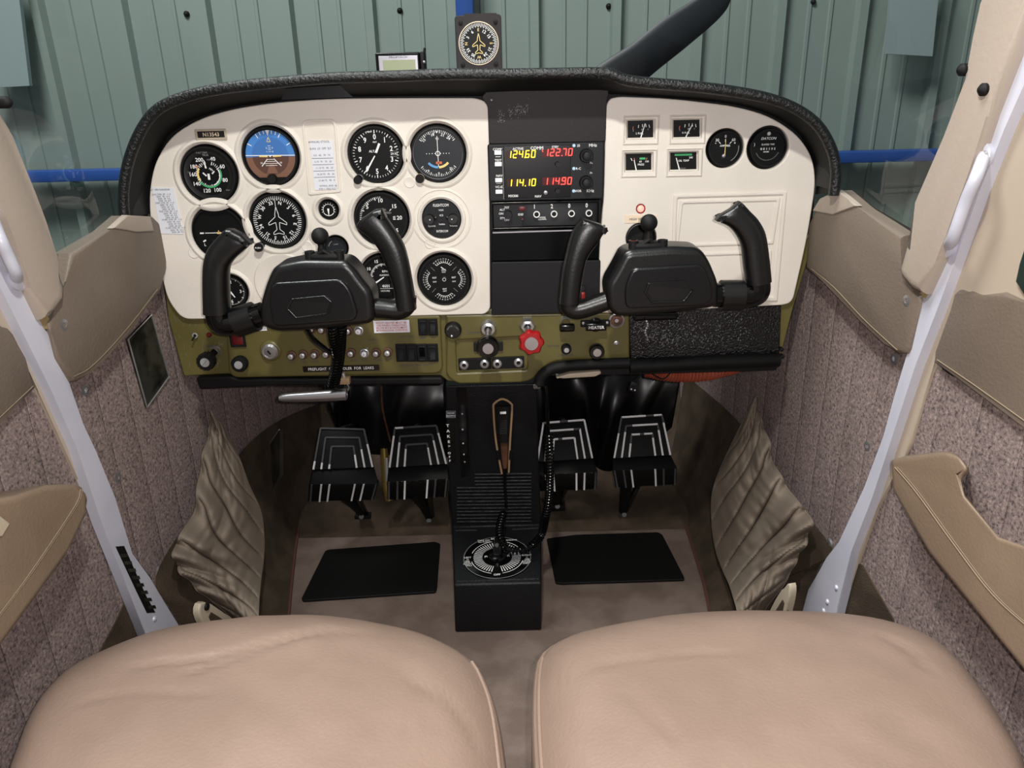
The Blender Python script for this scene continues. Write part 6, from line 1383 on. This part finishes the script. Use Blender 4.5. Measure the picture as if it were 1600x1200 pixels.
# yellow-white cable conduits between the left pedals
t = thing('conduit', 'short yellowish tube and white rod between the two left pedals', 'tube', (0, 0, 0), rot=(0, 0, 0))
mb = MB(); mb.tube([UY(600, 700, 1.40), UY(604, 760, 1.38), UY(608, 782, 1.37)], .0085, M['gold'], 10); mb.build('tube', t)
mb = MB(); mb.cyl(UY(604, 716, 1.37), UY(605, 752, 1.36), .0035, M['satin'], 8); mb.build('rod', t)

# ================================================================= heel mats
for P, lab in (([(508, 861), (515, 859), (680, 847), (688, 850), (683, 918), (681, 925), (474, 939), (471, 936)], 'black rubber heel mat on the carpet left of the pedestal'), ([(854, 842), (900, 836), (1028, 832), (1035, 836), (1068, 900), (1070, 906), (880, 912), (868, 911)], 'black rubber heel mat on the carpet right of the pedestal')):
    mb = MB(); q = [UZ(x, y, FZ+.004) for x, y in P]; mb.plate([rpoly([(p.x, p.y) for p in q], .004)], FZ+.0005, FZ+.0055, .0015, M['rubber'])
    tag(mb.build('heel_mat'), lab, 'mat')

# ================================================================= vinyl blankets, hose, usb
def drape(px, Y, lab, seed, wav=.012):
    # grid from top row to bottom row
    top, bot = px; NX, NZ = 90, 60; T_ = cat([(x, y, 0) for x, y in top], 8); B_ = cat([(x, y, 0) for x, y in bot], 8); V = []; F = []
    def at_(P, f): g = f*(len(P)-1); k = min(len(P)-2, int(g)); return P[k].lerp(P[k+1], g-k)
    for i in range(NX):
        f = i/(NX-1); a = at_(T_, f); b = at_(B_, f)
        for j in range(NZ):
            g = j/(NZ-1); p = a.lerp(b, g); q_ = f+g*.55*(f-.4); w_ = noise.noise(Vector((q_*2.6+seed, g*1.5, seed)))*wav*2.4+noise.noise(Vector((q_*6+seed, g*1.2, seed+2)))*wav*1.3-(1-abs(math.sin(q_*7+seed)))**3*wav*.8*g
            V.append(UY(p.x, p.y, Y-w_-.02*math.sin(PI*g)))
    for i in range(NX-1):
        for j in range(NZ-1): a = i*NZ+j; F.append((a, a+1, a+NZ+1, a+NZ))
    mb = MB(); mb.add(V, F, M['vinyl']); o = mb.build('vinyl_cover'); so = o.modifiers.new('s', 'SOLIDIFY'); so.thickness = .003; tag(o, lab, 'cover')
drape(([(505, 585), (560, 582), (620, 582), (720, 582)], [(512, 640), (545, 700), (620, 712), (722, 715)]), 1.41, 'glossy black vinyl cover draped behind the two left pedals', 1.3)
drape(([(820, 572), (900, 570), (980, 568), (1068, 566)], [(822, 745), (905, 720), (960, 735), (1050, 668)]), 1.41, 'glossy black vinyl cover draped behind the two right pedals', 5.7)
mb = MB(); mb.tube(cat([UY(596, 600, 1.34), UY(598, 640, 1.35), UY(610, 690, 1.37)], 5), .002, M['brownpaint'], 6); tag(mb.build('brown_wire'), 'thin brown wire running down the left black vinyl cover', 'wire')
mb = MB(); P = cat([UY(1010, 574, 1.16), UY(1050, 581, 1.16), UY(1100, 580, 1.17), UY(1150, 568, 1.2)], 40)
mb.tube(P, [.0155+.0018*math.sin(i*1.5) for i in range(len(P))], M['orangehose'], 16); tag(mb.build('air_hose'), 'orange ribbed air hose peeking out below the glove shelf', 'hose')
t = thing('usb_plug', 'small grey usb plug dangling below the right knee pad', 'plug', (0, 0, 0), rot=(0, 0, 0))
c = UY(990, 604, 1.12); mb = MB(); Q = Matrix.Translation(c) @ Matrix.Rotation(.3, 4, 'Y'); mb.box((0, 0, .0), (.013, .006, .016), M['radio'], .001, Q); mb.box((0, 0, -.0), (.0105, .0065, .006), M['matte'], 0, Q); mb.box((-.003, -.0035, -.004), (.002, .001, .002), M['white'], 0, Q); mb.box((.003, -.0035, -.004), (.002, .001, .002), M['white'], 0, Q); mb.build('shell', t)
mb = MB(); mb.tube(cat([c+Vector((0, 0, .008)), UY(996, 592, 1.12), UY(1010, 580, 1.12), UY(1035, 592, 1.12), UY(1050, 580, 1.12)], 5), .0012, M['matte'], 6); mb.build('lead', t)

# ================================================================= compass and tach display on the glareshield
DZ = UY(748, 112, PY-.05).z
c = UY(748, 68, 1.09); s = SC(c)
t = thing('compass', 'square grey vertical card compass standing on the glareshield', 'compass', (c.x, 1.09, c.z))
mb = MB(); mb.plate([rpoly([(-36*s, -46*s), (36*s, -46*s), (36*s, 38*s), (33*s, 41*s), (-33*s, 40*s), (-36*s, 37*s)], 3*s)], -.004, 0, .001, M['stackface']); mb.lathe([(32*s, -.05), (33*s, -.004)], M['matte'], 40); mb.box((4*s, 41*s, -.02), (50*s, 3*s, .04), M['stackface']); mb.box((0, -44*s, -.03), (66*s, 10*s, .05), M['matte']); mb.build('housing', t)
mb = MB(); mb.lathe([(31.5*s, 0), (31*s, .0015), (30*s, .0015)], M['tape'], 56); mb.lathe([(30*s, .0004), (0, .0004)], M['dial'], 48)
ticks(mb, 29*s, 0, 360, 72, 4.5*s, .8*s, z=.0007, major=2, ml=6*s, mw=.9*s)
radial_text(mb, [('3', 298), ('6', 330), ('12', 28), ('15', 58), ('21', 118), ('24', 148), ('30', 208), ('33', 240)], 19*s, 6.4*s, z=.0007, upright=False); radial_text(mb, [('N', 270), ('E', 0), ('S', 90), ('W', 180)], 19.5*s, 6*s, M['yellow'], upright=False, z=.0007)
plane_icon(mb, 15.5*s, M['yellow'], 1*s, z=.0010); mb.build('dial', t)
for (x, y) in ((-27, 30), (27, 30), (-26, -30), (26, -30)): mb = MB(); mb.lathe([(3.6*s, 0), (3.2*s, .003), (0, .0035)], M['matte'], 14, Matrix.Translation((x*s, y*s, 0))); mb.build('screw', t)
for x in (-4, 6): mb = MB(); mb.lathe([(2.4*s, 0), (2*s, .002), (0, .002)], M['gold'], 12, Matrix.Translation((x*s, -40*s, 0))); mb.build('adjusting_screw', t)
c = UY(625, 98, 1.08); s = SC(c)
t = thing('digital_tachometer', 'small black digital tachometer with a grey display on the glareshield', 'display', (c.x, 1.08, c.z))
mb = MB(); mb.plate([rpoly(rect(-38*s, -16*s, 31*s, 15*s), 2*s)], -.03, 0, .002, M['gloss']); mb.box((35*s, 1*s, -.014), (6*s, 28*s, .03), M['matte'], .001); mb.build('case', t)
mb = MB(); mb.plate([rpoly(rect(-33*s, -15*s, 28*s, 10*s), 1*s)], -.001, .0012, .0004, M['silver']); mb.text('PROPTACH', -2*s, 8*s, 3.6*s, M['ink'], .0016, w=28*s); mb.build('faceplate', t)
mb = MB(); mb.box((-1*s, -4.5*s, .0012), (51*s, 17*s, .001), M['lcd']); mb.build('screen', t)
mb = MB(); mb.cyl((37*s, 13*s, -.01), (39*s, 21*s, -.01), 2*s, M['matte'], 10); mb.ball((38*s, 0, .002), 2.4*s, M['silver'], n=10); mb.build('clamp_screw', t)

# ================================================================= seats
def build_seat(lab, cx, w, yf, zt, creases, sil, inner):
    t = thing('pilot_seat', lab, 'seat', (cx, 0.40, FZ), rot=(0, 0, 0))
    O = Vector((cx, 0.40, FZ)); hw = w/2; yb = -0.12
    q = [UZ(x, y, zt-.077) for x, y in sil]; q = [Vector((a.x, a.y, 0)) for a in q]
    q = [Vector((q[0].x, yb, 0))]+[Vector((q[0].x, (q[0].y+yb)/2, 0))]+q+[Vector((q[-1].x, (q[-1].y+yb)/2, 0)), Vector((q[-1].x, yb, 0))]
    q = rpoly([(a.x, a.y) for a in cat(q, 8)], .02, 3); cenp = Vector((cx, (yf+yb)/2))
    def outline(a):
        d = Vector((math.cos(a), math.sin(a))); best = 0
        for i in range(len(q)):
            A = q[i]-cenp; B = q[(i+1) % len(q)]-cenp; e = B-A; den = d.x*e.y-d.y*e.x
            if abs(den) < 1e-12: continue
            t_ = (A.x*e.y-A.y*e.x)/den; s_ = (A.x*d.y-A.y*d.x)/den
            if t_ > best and -1e-6 <= s_ <= 1+1e-6: best = t_
        return Vector((cenp.x+d.x*best, cenp.y+d.y*best, 0))
    NA = 220
    prof = [(i/60, ) for i in range(1)]
    rings = []
    for i in range(1, 70): r = i/70*.985; rings.append((r, -0.044*r**2.2-0.030*max(0, (r-.76)/.24)**2.3, 0))
    for i in range(8): a = i/7*PI/2; rings.append((.985+.022*math.sin(a*1.0), -.074-.02*(1-math.cos(a)), 1))
    rings += [(1.008, -.105, 2), (1.006, -.12, 2), (.995, -.135, 2), (.96, -.145, 2)]
    OUT = [outline(2*PI*j/NA) for j in range(NA)]
    V = [Vector((cx, (yf+yb)/2, zt))]; F = []
    cen = V[0].copy()
    def crease(p):
        z = 0
        for (pts, wd, dp) in creases:
            for a, b in zip(pts[:-1], pts[1:]):
                ab = b-a; tt = max(0, min(1, (p-a).dot(ab)/ab.length_squared)); d_ = (p-(a+ab*tt)).length
                if d_ < wd*3: z -= dp*math.exp(-(d_/wd)**2)
        return z
    for (r, dz, k) in rings:
        for j in range(NA):
            a = 2*PI*j/NA; o = OUT[j]; p = Vector((cen.x+(o.x-cen.x)*r, cen.y+(o.y-cen.y)*r, zt+dz))
            z = 0
            if k == 0:
                z = crease(Vector((p.x, p.y)))+noise.noise(Vector((p.x*9, p.y*9, cx)))*.0035+noise.noise(Vector((p.x*26+p.y*16, p.y*20, 3)))*.0012
            elif k == 2: d_ = (p-cen); d_.z = 0; p += d_.normalized()*noise.noise(Vector((a*7, p.z*40, cx)))*.005
            p.z += z; V.append(p)
    for j in range(NA): F.append((0, 1+j, 1+(j+1) % NA))
    for i in range(len(rings)-1):
        for j in range(NA): F.append((1+i*NA+j, 1+(i+1)*NA+j, 1+(i+1)*NA+(j+1) % NA, 1+i*NA+(j+1) % NA))
    mb = MB(); mb.add([v-O for v in V], F, M['leather']); mb.build('cushion', t, fixn=False)
    # piping
    k0 = 1+(68)*NA; P = [V[k0+j] for j in range(NA) if (V[k0+j].x-cx)*inner > w*.40 and V[k0+j].y < yf-.045]; P.sort(key=lambda q_: q_.y)
    mb = MB(); mb.tube([p-O+Vector((0, 0, .0008)) for p in P], .0020, M['leather'], 8); mb.build('piping', t)
    mb = MB(); mb.box((0, -.14, zt-.165-FZ), (w*.86, .56, .04), M['matte'], .01); mb.build('seat_pan', t)
    for sx in (-1, 1):
        mb = MB(); mb.box((sx*w*.36, -.14, .075), (.03, .60, .12), M['matte'], .004); mb.build('leg_frame', t)
        mb = MB(); mb.box((sx*w*.36, -.14, .008), (.024, .70, .015), M['alu'], .002); mb.build('rail', t)
cr = lambda px, z: [Vector((p.x, p.y)) for p in cat([UZ(x, y, z) for x, y in px], 5)]
ZT = 0.285
build_seat('left tan leather seat cushion with curved creases across its front', -.200, .425, .712, ZT,
           [(cr([(215, 1035), (330, 1020), (420, 995), (520, 968)], ZT-.02), .0035, .0035), (cr([(290, 1050), (380, 1020), (460, 990), (560, 972)], ZT-.02), .003, .003), (cr([(120, 1080), (200, 1070), (330, 1075)], ZT-.01), .004, .0015), (cr([(550, 1200), (620, 1130), (660, 1100)], ZT), .003, .001), (cr([(640, 1060), (700, 1085), (745, 1130)], ZT-.02), .004, .002)], [(-10, 1330), (10, 1230), (28, 1175), (48, 1120), (78, 1075), (130, 1035), (240, 994), (340, 974), (430, 965), (530, 966), (640, 986), (700, 1008), (742, 1036), (762, 1070), (778, 1120), (790, 1200), (800, 1320)], 1)
build_seat('right tan leather seat cushion with piped left edge', .262, .430, .716, ZT+.003,
           [(cr([(860, 1045), (950, 1035), (1060, 1025), (1150, 1022)], ZT-.02), .003, .0018), (cr([(980, 1060), (1020, 1100), (1060, 1150)], ZT), .003, .001), (cr([(1380, 985), (1420, 1010), (1450, 1050)], ZT-.02), .004, .002)], [(845, 1320), (835, 1200), (832, 1110), (836, 1045), (850, 1016), (900, 990), (1000, 969), (1100, 958), (1250, 957), (1350, 966), (1430, 986), (1482, 1018), (1530, 1080), (1572, 1150), (1600, 1200), (1650, 1300)], -1)

# ================================================================= armrests
def build_arm(side, lab, top, bottom, notch):
    t = thing('armrest', lab, 'armrest', (0, 0, 0), rot=(0, 0, 0))
    # inner top surface polygon and side faces: loft rings of px at offsets
    mb = MB()
    bm = bmesh.new(); rings = []
    for off, P in top:
        rings.append([bm.verts.new(UW(side, x, y, off)) for x, y in P])
    for r_ in range(len(rings)-1):
        A, B = rings[r_], rings[r_+1]
        for i in range(len(A)): bm.faces.new((A[i], A[(i+1) % len(A)], B[(i+1) % len(A)], B[i]))
    bm.faces.new(rings[0]); bm.faces.new(list(reversed(rings[-1])))
    bmesh.ops.recalc_face_normals(bm, faces=bm.faces)
    bm.verts.index_update(); mb.add([v.co.copy() for v in bm.verts], [[v.index for v in f.verts] for f in bm.faces], M['arm']); bm.free()
    o = mb.build('pad', t, fixn=False); bv = o.modifiers.new('b', 'BEVEL'); bv.width = .012; bv.segments = 5; bv.limit_method = 'ANGLE'; bv.angle_limit = .5
    for f in o.data.polygons: f.use_smooth = True
    m2 = MB(); m2.tube(cat([UW(side, x, y, bottom[0]) for x, y in bottom[1]], 6), .0007, M['thread'], 6); m2.tube(cat([UW(side, x+bottom[2], y, bottom[0]) for x, y in bottom[1]], 6), .0004, M['thread'], 6); m2.build('stitching', t)
build_arm(-1, 'left tan leather door armrest reaching in from the left edge',
          [(.004, [(-150, 830), (-60, 778), (30, 762), (78, 756), (108, 756), (120, 800), (60, 900), (-20, 1010), (-120, 1130), (-200, 1150)]),
           (.060, [(-150, 830), (-60, 790), (20, 775), (70, 758), (122, 756), (137, 768), (138, 800), (110, 860), (0, 1012), (-90, 1110)])],
          (.0608, [(126, 764), (120, 785), (90, 832), (40, 905), (-20, 985)], 3), None)
build_arm(1, 'right tan leather door armrest with a finger notch, along the right edge',
          [(.004, [(1412, 712), (1480, 704), (1500, 712), (1518, 738), (1500, 748), (1506, 770), (1560, 850), (1640, 905), (1720, 960), (1720, 1150), (1620, 1060), (1500, 900), (1420, 790)]),
           (.062, [(1392, 718), (1478, 706), (1498, 712), (1516, 736), (1500, 746), (1508, 775), (1560, 838), (1640, 865), (1700, 880), (1700, 1135), (1600, 1046), (1450, 862), (1394, 765)])],
          (.0628, [(1398, 730), (1432, 770), (1490, 850), (1552, 930), (1630, 1000)], 4), None)
t = thing('door_pull', 'small ivory pull inside the left armrest recess at the photo edge', 'handle', (0, 0, 0), rot=(0, 0, 0))
mb = MB(); wallprism(mb, -1, [(-30, 815), (-4, 800), (14, 798), (24, 806), (26, 822), (10, 840), (-30, 850)], .0575, .003, M['arm'], .002); wallprism(mb, -1, [(-30, 822), (0, 806), (16, 818), (4, 838), (-30, 842)], .0616, .003, M['plasticwhite'], .001); mb.build('pull', t)

# ---- seat every assembled thing's Empty at the thing's own base
bpy.context.view_layer.update()
for root in [o for o in bpy.data.objects if o.type == 'EMPTY' and o.parent is None and o.location.length < 1e-6]:
    pts = []
    def collect(o):
        for c in o.children:
            if c.type == 'MESH': pts.extend(c.matrix_world @ v.co for v in c.data.vertices)
            collect(c)
    collect(root)
    if not pts: continue
    base = Vector((sum(p.x for p in pts)/len(pts), sum(p.y for p in pts)/len(pts), min(p.z for p in pts)))
    for c in root.children: c.location = c.location-base
    root.location = base
